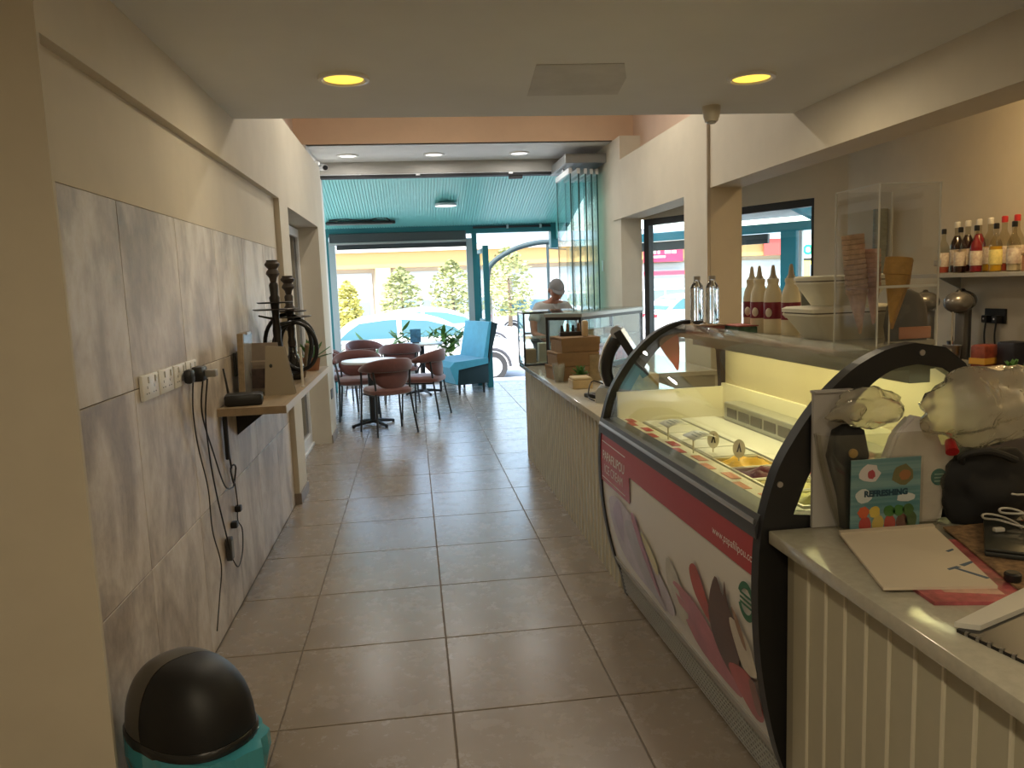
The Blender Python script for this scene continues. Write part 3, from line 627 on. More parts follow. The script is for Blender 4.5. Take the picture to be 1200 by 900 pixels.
for k in range(16):
    o = inst('leaf', sl_me, None, (0, 0, 0)); o.parent = t; o.location = (0, 0, .05); o.rotation_euler = (R(25+45*(k % 3)/2), 0, k*2.4)
t = thing('clear_cup_stack', 'short stack of clear plastic cups by the kraft boxes', 'cups', (.96, 5.13, .83))
for k in range(4):
    b = bmn(); lathe(b, [(.030, .0+.012*k), (.042, .09+.012*k), (.044, .092+.012*k), (.043, .092+.012*k), (.029, .002+.012*k), (.001, .002+.012*k)], 18); obj('cup', b, glass('cup_plastic', (.93, .93, .9), 1.4, 1.0, milk=.12), t, True, True)
# point of sale terminal seen from behind
t = thing('till_terminal', 'black point of sale screen on a silver angled stand', 'till', (1.11, 4.20, .83), R(-18))
silver = mat('silver_plastic', (.46, .47, .49), .35, .4)
b = bmn(); prism(b, [(-.11, 0), (.13, 0), (.13, .02), (.02, .075), (-.09, .085), (-.11, .06)], -.10, .10); obj('base', b, silver, t, local=True)
b = bmn(); tube(b, smoothpts([(-.02, 0, .06), (-.05, 0, .16), (-.03, 0, .27), (.03, 0, .36)], 5), [.032]*16, 10); obj('stand_arm', b, black, t, True, True)
b = bmn(); tube(b, smoothpts([(-.056, 0, .08), (-.086, 0, .17), (-.066, 0, .28), (-.01, 0, .385)], 5), .010, 8); obj('arm_trim', b, chrome, t, True, True)
b = bmn(); cyl(b, (.01, -.06, .385), (.01, .06, .385), .034, n=18); obj('hinge', b, silver, t, True, True)
sc = bmn(); prism(sc, [(.0, .385), (.035, .405), (.185, .16), (.15, .14)], -.16, .16); scr = obj('screen', sc, black, t, local=True)
sc = bmn(); prism(sc, [(.038, .400), (.0395, .401), (.184, .167), (.1825, .166)], -.145, .145); obj('screen_glass', sc, mat('screen_off', (.01, .012, .02), .1), scr, local=True)
b = bmn(); tube(b, smoothpts([(-.06, .05, .08), (-.14, .06, .10), (-.16, .02, .02), (-.12, -.05, .006)], 6), .004, 6); obj('cable', b, black, t, True, True)
packet('yellow packet behind the till screen', 1.33, 4.42, .83, .16, .12, .12, (.45, .33, .08), .2)
t = thing('card_reader', 'small black card reader beside the till base', 'card reader', (1.02, 4.33, .83), .4)
b = bmn(); box(b, -.035, .035, -.07, .07, 0, .025, .008); obj('body', b, black, t, True, True)
b = bmn(); box(b, -.026, .026, .015, .06, .025, .027); obj('screen', b, mat('reader_screen', (.25, .27, .28), .3), t, local=True)

# ================================================================== ON TOP OF THE FREEZER (z = 1.243)
ZT = 1.243
def sauce(label, x, y):
    t = thing('sauce_bottle', label, 'bottle', (x, y, ZT), 0, 'squeeze sauce bottles on the freezer')
    b = bmn(); lathe(b, [(.034, 0), (.038, .006), (.038, .15), (.034, .18), (.024, .205), (.022, .215), (.025, .222), (.024, .235), (.001, .236)], 22); obj('body', b, mat('sauce_plastic', (.70, .62, .44), .35, subs=.1), t, True, True)
    b = bmn(); lathe(b, [(.0385, .065), (.0388, .066), (.0388, .135), (.0385, .136)], 22, cap=False); lb = obj('label_wrap', b, mat('label_maroon', (.20, .012, .03), .4), t, True, True)
    b = bmn(); ell(b, (-.029, -.022, .092), (.014, .014, .02)); obj('label_picture', b, mat('label_cream', (.68, .60, .50), .5), lb, True, True)
    b = bmn(); lathe(b, [(.020, .236), (.012, .25), (.007, .285), (.0045, .292), (.001, .293)], 14); obj('nozzle', b, mat('nozzle_tan', (.42, .36, .26), .4), t, True, True)
for lab, x, y in (('farthest of the four sauce bottles on the freezer', 1.535, 3.38), ('second farthest of the four sauce bottles on the freezer', 1.52, 3.27), ('second nearest of the four sauce bottles on the freezer', 1.53, 3.16), ('nearest of the four sauce bottles, next to the white tubs', 1.55, 3.04)): sauce(lab, x, y)
def water(label, x, y, z):
    t = thing('water_bottle', label, 'bottle', (x, y, z), 0, 'small water bottles')
    pr_ = [(.028, 0), (.030, .004)]
    for k in range(6): pr_ += [(.031, .015+.022*k), (.028, .026+.022*k)]
    pr_ += [(.031, .15), (.028, .172), (.014, .192), (.0135, .202)]
    b = bmn(); lathe(b, pr_+[(.001, .2025)], 20); obj('body', b, mat('water_pet', (.95, .97, 1), .02, trans=1.0), t, True, True)
    b = bmn(); lathe(b, [(.0155, .200), (.0155, .216), (.014, .218), (.001, .2185)], 18); obj('cap', b, mat('cap_smoke', (.35, .33, .30), .4), t, True, True)
t = thing('flat_carton', 'flat printed carton on the far end of the freezer', 'box', (1.40, 3.42, ZT))
b = bmn(); box(b, -.15, -.005, -.07, .06, 0, .034, .004); obj('tray', b, mat('carton_print', (.32, .10, .08), .5, var=.6, scale=18), t, local=True)
b = bmn(); box(b, -.155, 0, -.075, .065, .034, .04, .002); obj('lid', b, mat('carton_tan', (.45, .32, .2), .6, var=.3, scale=20), t, local=True)
t = thing('flat_carton', 'flat green and red printed carton nearer the sauce bottles', 'box', (1.46, 3.36, ZT))
b = bmn(); box(b, -.05, .04, -.12, .045, 0, .03, .004); obj('tray', b, mat('carton_green', (.08, .16, .10), .5, var=.7, scale=18), t, local=True)
b = bmn(); box(b, -.053, .043, -.123, .048, .03, .036, .002); obj('lid', b, mat('carton_red', (.40, .10, .08), .5, var=.5, scale=18), t, local=True)
water('left of two small water bottles at the freezer end', 1.29, 3.42+.0, ZT+.0403); water('right of two small water bottles at the freezer end', 1.355, 3.40, ZT+.0403)
t = thing('printed_cup', 'small printed paper cup beside the sauce bottles', 'cup', (1.585, 3.46, ZT))
b = bmn(); lathe(b, [(.022, 0), (.028, .075), (.0295, .077), (.027, .077), (.021, .003), (.001, .003)], 18); obj('cup', b, mat('cup_print', (.66, .60, .48), .5, col2=(.25, .16, .08), scale=40), t, True, True)
# polystyrene gelato tubs
foam = mat('white_foam', (.78, .75, .62), .75)
def rrect(w, d, r, n=5):
    P = []
    for cx, cy, a0 in ((w/2-r, d/2-r, 0), (-w/2+r, d/2-r, 90), (-w/2+r, -d/2+r, 180), (w/2-r, -d/2+r, 270)):
        for i in range(n+1): a = R(a0+90*i/n); P.append((cx+r*cos(a), cy+r*sin(a)))
    return P
def loft(bm, secs):
    rs = [[bm.verts.new((x, y, z)) for x, y in P] for P, z in secs]; skin_rings(bm, rs)
def tub(label, x, y, z, w, d, h, rz, s=1):
    t = thing('gelato_tub', label, 'tub', (x, y, z), rz, 'white foam gelato tubs')
    b = bmn(); loft(b, [(rrect(w*.62, d*.62, .02), 0), (rrect(w*.66, d*.66, .025), .006), (rrect(w*.96, d*.96, .03), h*.72), (rrect(w, d, .03), h*.74), (rrect(w, d, .03), h*.80)]); obj('tub', b, foam, t, True, True)
    b = bmn(); loft(b, [(rrect(w*1.01, d*1.01, .03), h*.84), (rrect(w*1.01, d*1.01, .03), h*.95), (rrect(w*.94, d*.94, .03), h)]); obj('lid', b, foam, t, True, True)
    b = bmn(); loft(b, [(rrect(w*.97, d*.97, .03), h*.80), (rrect(w*.97, d*.97, .03), h*.84)]); obj('seal_band', b, mat('seal_brown', (.14, .11, .085), .5), t, True, True)
tub('large white foam gelato tub with a dark band under its lid', 1.632, 2.785, ZT, .39, .25, .125, R(2))
tub('white foam tub stacked on the large tub', 1.63, 2.80, ZT+.1255, .30, .21, .115, R(-6))
t = thing('picture_frame', 'small framed print leaning behind the foam tubs', 'frame', (1.725, 3.2, ZT))
b = bmn(); box(b, -.055, .055, -.006, .006, 0, .19, .002); obj('frame', b, steel, t, local=True)
b = bmn(); box(b, -.047, .047, -.008, -.006, .01, .18); obj('print', b, mat('dim_print', (.16, .19, .19), .3, var=.3, scale=12), t, local=True)
# acrylic cone display
t = thing('cone_display', 'tall clear acrylic box with stacks of wafer cones', 'display case', (1.53, 2.36, ZT))
AX0, AX1, AY0, AY1, AZ1 = 1.43, 1.636, 2.25, 2.50, 1.757
for q in ((AX0, AX0+.004, AY0, AY1, ZT, AZ1), (AX1-.004, AX1, AY0, AY1, ZT, AZ1), (AX0+.004, AX1-.004, AY0, AY0+.004, ZT, AZ1), (AX0+.004, AX1-.004, AY1-.004, AY1, ZT, AZ1)):
    b = bmn(); box(b, *q); obj('panel', b, acryl, t)
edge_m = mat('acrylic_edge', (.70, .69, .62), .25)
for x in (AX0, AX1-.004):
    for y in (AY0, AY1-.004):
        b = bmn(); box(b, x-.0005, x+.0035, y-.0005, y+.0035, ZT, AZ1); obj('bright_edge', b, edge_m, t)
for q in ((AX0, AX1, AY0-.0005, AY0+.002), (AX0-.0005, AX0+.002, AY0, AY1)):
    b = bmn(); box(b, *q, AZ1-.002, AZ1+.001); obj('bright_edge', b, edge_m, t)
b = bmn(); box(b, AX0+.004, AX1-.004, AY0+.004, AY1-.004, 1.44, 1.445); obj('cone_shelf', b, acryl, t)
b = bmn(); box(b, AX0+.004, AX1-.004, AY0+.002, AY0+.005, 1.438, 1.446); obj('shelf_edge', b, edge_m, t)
b = bmn(); box(b, AX1+.0, AX1+.014, AY0+.01, AY0+.03, 1.50, 1.52, .003); obj('latch', b, mat('latch_white', (.8, .8, .78), .4), t)
def cone_stack(label, x, y, ztip, n, rtop, h, tilt, c_, step):
    t = thing('wafer_cone_stack', label, 'cones', (x, y, ztip), 0, 'wafer cone stacks in the acrylic box')
    m = mat('wafer_'+label[:8], c_, .7, var=.15, scale=70)
    b = bmn(); lathe(b, [(.004, 0), (rtop*.86, h*.90), (rtop*.98, h*.91), (rtop, h*.985), (rtop*.94, h), (rtop*.80, h*.90), (.002, .02)], 18); me = mesh(b, m, True, 'cone')
    for k in range(n):
        d = Vector((sin(tilt), 0, cos(tilt)))*(step*k)
        o = bpy.data.objects.new('cone', me); C.objects.link(o); o.parent = t; o.location = d; o.rotation_euler = (0, tilt, 0)
cone_stack('pale pink stack of wafer cones leaning left in the acrylic box', 1.492, 2.44, 1.285, 12, .036, .15, R(-6), (.55, .38, .26), .0165)
cone_stack('golden sugar cones at the middle of the acrylic box', 1.530, 2.33, 1.325, 4, .041, .17, R(6), (.50, .28, .07), .013)
cone_stack('brown wafer cones stacked at the right of the acrylic box', 1.572, 2.39, 1.30, 7, .034, .15, R(8), (.42, .24, .09), .0135)
cone_stack('short pink cone stack behind the golden sugar cones', 1.548, 2.455, 1.315, 8, .026, .14, R(-2), (.58, .36, .26), .016)
t = thing('coffee_sack', 'grey sack with a salmon panel behind the acrylic box', 'bag', (1.755, 2.585, ZT))
b = bmn(); loft(b, [(rrect(.13, .09, .03), 0), (rrect(.145, .10, .04), .05), (rrect(.13, .085, .035), .12), (rrect(.09, .05, .02), .165), (rrect(.03, .02, .008), .18)]); obj('sack', b, mat('sack_grey', (.10, .10, .105), .7), t, True, True)
b = bmn(); box(b, -.06, .06, -.056, -.048, .008, .05, .003); obj('panel', b, mat('salmon_panel', (.50, .22, .13), .6), t, True, True)

# ================================================================== BAR BACK COUNTER AND WALL
t = thing('back_bar', 'dark back bar counter along the cream wall', 'counter', (3.15, 2.4, 0))
b = bmn(); box(b, 2.92, 3.49, -.5, 5.3, 0, .82); obj('body', b, mat('bar_brown', (.10, .075, .055), .6), t)
b = bmn(); box(b, 2.88, 3.495, -.5, 5.32, .82, .855, .004); obj('worktop', b, mat('bar_top', (.075, .06, .05), .15, var=.3, scale=20), t)
t = thing('wall_shelf', 'long steel grey shelf holding syrup bottles', 'shelf', (3.38, 4.2, 1.44))
b = bmn(); box(b, 3.26, 3.497, 2.6, 4.78, 1.44, 1.465, .002); obj('board', b, mat('shelf_grey', (.42, .40, .36), .4), t)
for y in (2.9, 3.8, 4.6):
    b = bmn(); prism(b, [(3.497, 1.36), (3.497, 1.439), (3.34, 1.439)], y, y+.006); obj('bracket', b, steel, t)
def syrup(label, x, y, liquid, cap, lab, fill, s=1.0, back=False):
    t = thing('syrup_bottle', label, 'bottle', (x, y, 1.4655), 0, 'syrup bottles on the wall shelf')
    t.scale = (s, s, s)
    b = bmn(); lathe(b, [(.033, 0), (.036, .005), (.036, .16), (.030, .185), (.016, .215), (.0135, .225), (.0135, .265), (.015, .268), (.0135, .272), (.001, .272)], 20); obj('bottle_glass', b, glass('bottle_glass', (.86, .84, .76), 1.45, 1.0), t, True, True)
    b = bmn(); lathe(b, [(.031, .006), (.0335, .008), (.0335, min(.158, fill)), (.001, min(.158, fill)+.001)], 18); obj('syrup', b, liquid, t, True, True)
    if fill > .16:
        b = bmn(); lathe(b, [(.033, .158), (.027, .185), (.0135, .215), (.012, fill), (.001, fill)], 18); obj('syrup_neck', b, liquid, t, True, True)
    b = bmn(); lathe(b, [(.0365, .045), (.0368, .046), (.0368, .135), (.0365, .136)], 22, cap=False); lo_ = obj('label_wrap', b, lab, t, True, True)
    b = bmn(); lathe(b, [(.0145, .262), (.0155, .264), (.0155, .292), (.012, .296), (.001, .296)], 16); obj('cap', b, cap, t, True, True)
cw = mat('cap_white', (.74, .72, .66), .4); ck = black; cr = mat('cap_red', (.5, .03, .03), .4)
lw = mat('syrup_label', (.72, .66, .54), .5, col2=(.45, .33, .28), scale=55)
ly = mat('syrup_label_yellow', (.74, .62, .22), .5, var=.2, scale=40)
s_dark = mat('syrup_dark', (.03, .006, .006), .2); s_red = mat('syrup_red', (.25, .015, .03), .2); s_yel = mat('syrup_yellow', (.62, .36, .02), .2); s_rose = mat('syrup_rose', (.42, .08, .06), .2); s_clear = mat('syrup_clear', (.55, .50, .40), .2)
for lab, x, y, lq, cp, lb_, f in (('clear syrup bottle with red base at the left of the front row', 3.31, 4.52, s_rose, ck, lw, .05), ('dark syrup bottle with cream label second in the front row', 3.31, 4.37, s_dark, ck, lw, .05), ('deep red syrup bottle with dark neck in the front row', 3.31, 4.235, s_red, ck, lw, .235), ('yellow syrup bottle in the front row', 3.31, 4.08, s_yel, ck, ly, .155), ('clear syrup bottle right of the yellow one', 3.31, 3.945, s_clear, ck, lw, .14),
    ('white capped bottle at the left of the back row', 3.43, 4.56, s_dark, cw, lw, .18), ('white capped bottle second in the back row', 3.43, 4.465, s_dark, cw, lw, .2), ('white capped bottle third in the back row', 3.43, 4.37, s_red, cw, lw, .2), ('white capped bottle fourth in the back row', 3.43, 4.275, s_yel, cw, lw, .14), ('red capped bottle fifth in the back row', 3.43, 4.165, s_rose, cr, lw, .12), ('red capped bottle at the right end of the back row', 3.43, 4.07, s_clear, cr, lw, .12)):
    syrup(lab, x, y, lq, cp, lb_, f, .93 if x < 3.4 else 1.08)
t = thing('storage_box', 'orange-brown box at the right end of the bottle shelf', 'box', (3.33, 3.76, 1.4655))
b = bmn(); box(b, -.06, .10, -.12, .08, 0, .085, .004); obj('body', b, mat('box_orange', (.40, .19, .10), .6), t, local=True)
b = bmn(); box(b, -.063, .103, -.123, .083, .085, .10, .003); obj('lid', b, mat('box_brown', (.34, .22, .11), .6), t, local=True)
# milkshake mixers
def mixer(label, x, y):
    t = thing('milkshake_mixer', label, 'mixer', (x, y, .855), R(-70), 'milkshake mixers on the back bar')
    b = bmn(); lathe(b, [(.085, 0), (.085, .02), (.07, .03), (.001, .032)], 24); obj('foot', b, mat('mixer_steel', (.16, .155, .15), .35, .8), t, True, True)
    b = bmn(); box(b, -.03, .03, .03, .08, .03, .40, .01); obj('column', b, MT['mixer_steel'], t, True, True)
    b = bmn(); ell(b, (0, .02, .44), (.075, .095, .065)); obj('motor_head', b, mat('mixer_grey', (.22, .21, .20), .25, .6), t, True, True)
    b = bmn(); cyl(b, (0, -.03, .14), (0, -.03, .40), .006, n=8); obj('spindle', b, chrome, t, True, True)
    b = bmn(); lathe(b, [(.035, .04), (.05, .19), (.052, .192), (.048, .19), (.033, .044), (.001, .044)], 20, (0, -.03, 0)); obj('cup', b, steel, t, True, True)
    b = bmn(); lathe(b, [(.02, .49), (.022, .50), (.01, .515), (.001, .516)], 14, (0, .02, 0)); obj('switch', b, black, t, True, True)
for lab, x, y in (('left milkshake mixer on the back bar', 3.14, 4.46), ('middle milkshake mixer with a bright chrome highlight', 3.17, 4.20), ('right milkshake mixer on the back bar', 3.36, 4.42)): mixer(lab, x, y)
# double socket with two plugs
t = thing('wall_outlet', 'black double socket with two plugs above the back bar', 'outlet', (3.497, 4.285, 1.2))
b = bmn(); box(b, 3.487, 3.499, 4.20, 4.37, 1.155, 1.245, .003); obj('plate', b, black, t)
for y in (4.24, 4.325):
    b = bmn(); box(b, 3.445, 3.487, y-.022, y+.022, 1.16, 1.205, .006); pl = obj('plug', b, black, t)
    b = bmn(); tube(b, smoothpts([(3.462, y, 1.165), (3.458, y+.004, 1.08), (3.46, y-.006, .96), (3.45, y+.01, .862)], 5), .005, 6); obj('cord', b, black, t, True)
    b = bmn(); cyl(b, (3.444, y, 1.185), (3.4455, y, 1.185), .006, n=10); obj('indicator', b, alu, pl)
t = thing('wall_outlet', 'black socket near the right edge above the back bar', 'outlet', (3.497, 4.0, 1.23)); b = bmn(); box(b, 3.487, 3.499, 3.93, 4.02, 1.185, 1.265, .003); obj('plate', b, black, t); b = bmn(); box(b, 3.484, 3.4875, 3.955, 3.995, 1.205, 1.245, .003); obj('switch', b, matt_black, t)
packet('dark red and yellow coffee packet on the back bar', 3.25, 4.06, .855, .13, .09, .20, (.22, .05, .03), .3); packet('black box beside the coffee packet on the back bar', 3.34, 3.95, .855, .12, .12, .22, (.012, .012, .02), .1)
b = bmn(); box(b, -.067, .067, -.047, .047, 0, .035); o = obj('label_band', b, mat('band_yellow', (.65, .36, .06), .5)); o.parent = bpy.data.objects['snack_packet.006'] if 'snack_packet.006' in bpy.data.objects else None; o.location = (0, 0, .09)
def tumbler(label, x, y, h=.10, r=.034, fillc=None):
    t = thing('glass_tumbler', label, 'glass', (x, y, .8552), 0, 'glasses and jars on the back bar')
    b = bmn(); lathe(b, [(r*.85, 0), (r, h), (r*.94, h), (r*.8, .008), (.001, .008)], 18); obj('glass', b, mat('tumbler_glass', (.95, .95, .92), .03, trans=1.0), t, True, True)
    if fillc: b = bmn(); lathe(b, [(r*.78, .009), (r*.86, h*.7), (.001, h*.7)], 16); obj('contents', b, fillc, t, True, True)
tumbler('clear tumbler at the left of the back bar glasses', 3.06, 3.72); tumbler('ribbed glass jar with brown sugar sticks on the back bar', 3.02, 3.58, .13, .045, mat('sugar_brown', (.28, .16, .07), .7, var=.4, scale=60)); tumbler('small glass with golden syrup on the back bar', 2.99, 3.66, .06, .03, s_yel); tumbler('short clear glass near the right edge of the back bar', 3.1, 3.5, .11, .04)
t = thing('menu_stand', 'pale tilted card stand at the right of the back bar', 'card stand', (3.36, 3.86, .855), R(-60))
b = bmn(); prism(b, [(-.005, 0), (.09, 0), (.085, .004), (.035, .17), (.028, .17)], -.10, .10, 'x'); obj('card', b, mat('card_grey', (.40, .38, .36), .5), t, local=True)
t = thing('potted_succulent', 'small sprig in a gold pot on the back bar', 'plant', (3.2, 3.78, .855))
b = bmn(); lathe(b, [(.04, 0), (.045, .08), (.04, .08), (.038, .07), (.001, .07)], 16); obj('pot', b, mat('gold_pot', (.45, .30, .09), .35, .5), t, True, True)
for k in range(12):
    o = bpy.data.objects.new('leaf', sl_me); C.objects.link(o); o.parent = t; o.location = (0, 0, .07); o.rotation_euler = (R(15+40*(k % 3)/2), 0, k*2.4)
# stacked paper cups in a wall holder
t = thing('cup_dispenser', 'tall grey stack of ribbed cups on the bar wall', 'cups', (3.43, 5.38, 1.45))
cupm = mat('cup_grey', (.25, .27, .25), .45)
b = bmn(); lathe(b, [(.038, 0), (.05, .07), (.053, .075), (.050, .078), (.001, .078)], 18); me = mesh(b, cupm, True, 'cup')
for k in range(20):
    o = bpy.data.objects.new('cup', me); C.objects.link(o); o.parent = t; o.location = (0, 0, .02+.021*k)
b = bmn(); box(b, -.06, .068, -.06, .06, 0, .02, .004); obj('bracket', b, alu, t, local=True); b = bmn(); box(b, .055, .068, -.05, .05, .0, .50, .002); obj('back_plate', b, alu, t, local=True)

# ================================================================== NEAR COUNTER ITEMS (z = .83)
ZC = .83
# curved acrylic bin with leaflets
t = thing('acrylic_bin', 'clear curved acrylic bin with a blue drinks leaflet in front', 'bin', (1.20, 1.822, ZC))
def arc_sec(w, d, n=16): return [(w/2*cos(2*pi*i/(2*n))*(1.0), d/2*sin(2*pi*i/(2*n))) for i in range(2*n)]
binm = glass('bin_acrylic', (.93, .92, .88), 1.4, 1.3, milk=.03)
b = bmn()
def superell(w, d, e=3.0, n=36): return [(w/2*math.copysign(abs(cos(2*pi*i/n))**(2/e), cos(2*pi*i/n)), d/2*math.copysign(abs(sin(2*pi*i/n))**(2/e), sin(2*pi*i/n))) for i in range(n)]
secs = [(.27, 0), (.315, .06), (.35, .12), (.385, .19), (.405, .255)]
o_ = [[b.verts.new((x, y, z)) for x, y in superell(w, .075+.02*z)] for w, z in secs]; i_ = [[b.verts.new((x, y, max(z, .004))) for x, y in superell(w-.008, .067+.02*z)] for w, z in secs]
skin_rings(b, o_+i_[::-1]); obj('bin_shell', b, binm, t, True, True)
t = thing('drinks_leaflet', 'blue REFRESHING drinks leaflet in a clear pocket on the bin', 'leaflet', (1.16, 1.772, ZC))
b = bmn(); box(b, -.098, .098, -.006, -.004, 0, .196); obj('pocket', b, acryl, t, local=True); b = bmn(); box(b, -.098, .098, .004, .006, 0, .196); obj('pocket', b, acryl, t, local=True)
b = bmn(); box(b, -.094, .094, -.0015, .0015, .002, .194); lf = obj('leaflet', b, mat('leaflet_blue', (.07, .21, .26), .35, col2=(.20, .36, .38), scale=3, stretch=(.2, 1, 30)), t, local=True)
def blot(nm, cx, cz, rx, rz_, c_, n=14, jag=.15, seed=1, par=lf, y=-.002):
    rd = random.Random(seed); b = bmn(); prism(b, [(cx+rx*(1+rd.uniform(-jag, jag))*cos(2*pi*i/n), cz+rz_*(1+rd.uniform(-jag, jag))*sin(2*pi*i/n)) for i in range(n)], y-.0004, y); return obj(nm, b, mat('print_%s_%d' % (nm, seed), c_, .5), par, local=True)
blot('print_flower', -.045, .158, .027, .024, (.66, .62, .64), seed=2); blot('print_flower', -.04, .155, .010, .012, (.40, .05, .08), seed=3, y=-.0026)
blot('print_dish', .045, .15, .030, .026, (.16, .15, .06), seed=4); blot('print_dish', .05, .148, .016, .014, (.34, .14, .05), seed=5, y=-.0026)
blot('print_ice', -.06, .10, .022, .018, (.60, .66, .68), seed=6); blot('print_ice', .055, .09, .026, .012, (.62, .66, .68), seed=7)
for i, (x, c_, z) in enumerate(((-.055, (.42, .04, .04), .024), (-.02, (.52, .40, .10), .026), (.012, (.40, .06, .05), .024), (.045, (.14, .06, .05), .026), (.07, (.07, .12, .05), .03))): blot('print_glass', x, z, .016, .024, c_, seed=10+i, jag=.06)
for i, (x, c_) in enumerate(((-.06, (.60, .10, .03)), (-.03, (.64, .48, .08)), (.01, (.05, .18, .04)), (.035, (.06, .20, .05)), (.062, (.07, .15, .05)))): blot('print_fruit', x, .058, .015, .015, c_, seed=20+i, jag=.12, y=-.0024)
me = text_mesh('REFRESHING', .021, mat('print_navy', (.015, .06, .10), .5), .0012)
for v in me.vertices: v.co = (v.co.x, -.0026, v.co.y+.105)
obj('lettering', me, None, lf, local=True)
# white paper cone with round teal sticker, standing in the bin
t = thing('paper_bag', 'white paper bag with a round teal sticker in the bin', 'bag', (1.285, 1.825, ZC+.006))
b = bmn(); pg = [(-.07, 0), (.06, 0), (.098, .20), (.045, .195), (.03, .27), (-.03, .285), (-.075, .24), (-.12, .12)]
prism(b, pg, -.018, .018); bmesh.ops.bevel(b, geom=b.edges[:], offset=.008, segments=2, affect='EDGES'); obj('bag', b, mat('white_paper', (.66, .63, .63), .7, var=.06, scale=12), t, True, True)
b = bmn(); prism(b, [(.022*cos(2*pi*i/24)+.045, .12+.022*sin(2*pi*i/24)) for i in range(24)], -.0195, -.0182); st = obj('sticker', b, mat('sticker_teal', (.015, .16, .17), .5), t, local=True)
for k in range(3): b = bmn(); box(b, .032, .058, -.0205, -.0196, .108+.009*k, .111+.009*k); obj('print_line', b, mat('print_pale', (.25, .45, .45), .5), st, local=True)
t = thing('dark_pouch', 'black pouch tucked in the left of the acrylic bin', 'pouch', (1.085, 1.822, ZC+.006))
b = bmn(); loft(b, [(rrect(.03, .025, .01), 0), (rrect(.045, .04, .015), .08), (rrect(.11, .05, .022), .19), (rrect(.08, .04, .015), .255), (rrect(.03, .02, .008), .27)]); obj('pouch', b, mat('pouch_black', (.004, .004, .004), .8), t, True, True)
b = bmn(); cyl(b, (-.0, -.029, .20), (.0, -.024, .20), .012, n=12); obj('badge', b, mat('badge_amber', (.4, .25, .05), .4), t, True, True)
t = thing('white_tissue_box', 'grey-white carton standing at the back of the bin', 'box', (1.06, 1.852, ZC+.001)); b = bmn(); box(b, -.055, .055, -.006, .006, 0, .355, .002); obj('body', b, mat('carton_white', (.38, .36, .34), .6), t, local=True); b = bmn(); box(b, -.056, .056, -.013, .013, .355, .362, .002); obj('flap', b, mat('carton_white', (1, 1, 1)), t, local=True)
# crumpled clear plastic bags
def crumple(bm, c, r, seed, sub=4, amp=.35):
    from mathutils import noise
    res = bmesh.ops.create_icosphere(bm, subdivisions=sub, radius=1)
    for v in res['verts']:
        d = v.co.normalized(); q = d*2.2+Vector((seed*3.1, seed*1.7, 0))
        k = 1+amp*(noise.noise(q*.6)*.9)-amp*.35*(abs(noise.noise(q*1.5)))*1.3-amp*.16*abs(noise.noise(q*3.5))+amp*.05*noise.noise(q*7)
        v.co = Vector((c[0]+r[0]*d.x*k, c[1]+r[1]*d.y*k, c[2]+r[2]*d.z*k))
bagm = glass('bag_plastic', (.86, .84, .76), 1.4, 2.6, rough=.10, milk=.30, milkcol=(.82, .78, .70), crease=.4)
def bag(label, x, y, z, c, r, seed, amp=.4):
    t = thing('plastic_bag', label, 'plastic bag', (x, y, z)); b = bmn(); crumple(b, c, r, seed, 4, amp)
    zm = min(v.co.z for v in b.verts)
    for v in b.verts: v.co.z -= zm
    obj('film', b, bagm, t, 'all', True); return t
t = bag('crumpled clear plastic bag at the left of the bin', 1.13, 1.81, ZC+.262, (0, 0, 0), (.10, .04, .05), 3, .5)
b = bmn(); crumple(b, (-.045, -.02, .05), (.028, .02, .022), 8, 3, .5); obj('knot', b, bagm, t, 'all', True)
# large clear bag of cups beyond the bin
b = bmn()
t = thing('black_bag', 'black bag slumped on the right of the counter', 'bag', (1.475, 1.80, ZC))
b = bmn(); crumple(b, (0, 0, 0), (.14, .055, .11), 12, 4, .35)
for v in b.verts: v.co.z = max(v.co.z+.092, .0)
obj('body', b, mat('black_fabric', (.008, .008, .009), .8), t, 'all', True)
b = bmn(); tube(b, smoothpts([(-.09, -.01, .16), (-.11, -.035, .19), (-.05, -.05, .20), (.03, -.045, .17)], 6), .009, 8); obj('strap', b, matt_black, t, True, True)
bag('large crumpled clear plastic bag on top of the black bag', 1.44, 1.775, ZC+.195, (0, 0, 0), (.20, .07, .10), 5, .5)
b = bmn(); cyl(b, (1.335, 1.765, 1.03), (1.345, 1.79, 1.052), .016, .012, 14); o = obj('red_bottle_cap', b, mat('red_cap', (.35, .01, .015), .4), base=(1.34, 1.78, 1.03)); tag(o, 'small dark red cap between the paper bag and plastic bag', 'cap')
# notepad, magazines, tray, phone, cable, laptop
t = thing('notepad', 'open cream writing pad lying on the counter edge', 'notepad', (1.10, 1.585, ZC+.0082))
pad = [(-.067, .182), (.185, .178), (.055, -.205), (-.17, -.165)]
b = bmn(); prism(b, pad, 0, .006, 'z'); obj('pages', b, mat('paper_cream', (.62, .54, .42), .8), t, local=True)
b = bmn(); prism(b, [(-.067, .182), (.185, .178), (.179, .160), (-.072, .164)], .0061, .010, 'z'); obj('binding', b, mat('paper_fold', (.52, .45, .35), .8), t, local=True)
for q in ([(.02, -.10), (.05, -.09), (.055, -.098), (.02, -.108)], [(.06, -.085), (.10, -.07), (.10, -.078), (.065, -.095)], [(.035, -.10), (.045, -.102), (.07, -.165), (.06, -.168)], [(.09, -.0), (.115, .01), (.113, .002), (.092, -.008)]):
    b = bmn(); prism(b, q, .0061, .0066, 'z'); obj('ink_scribble', b, mat('ink_blue', (.10, .14, .20), .7), t, local=True)
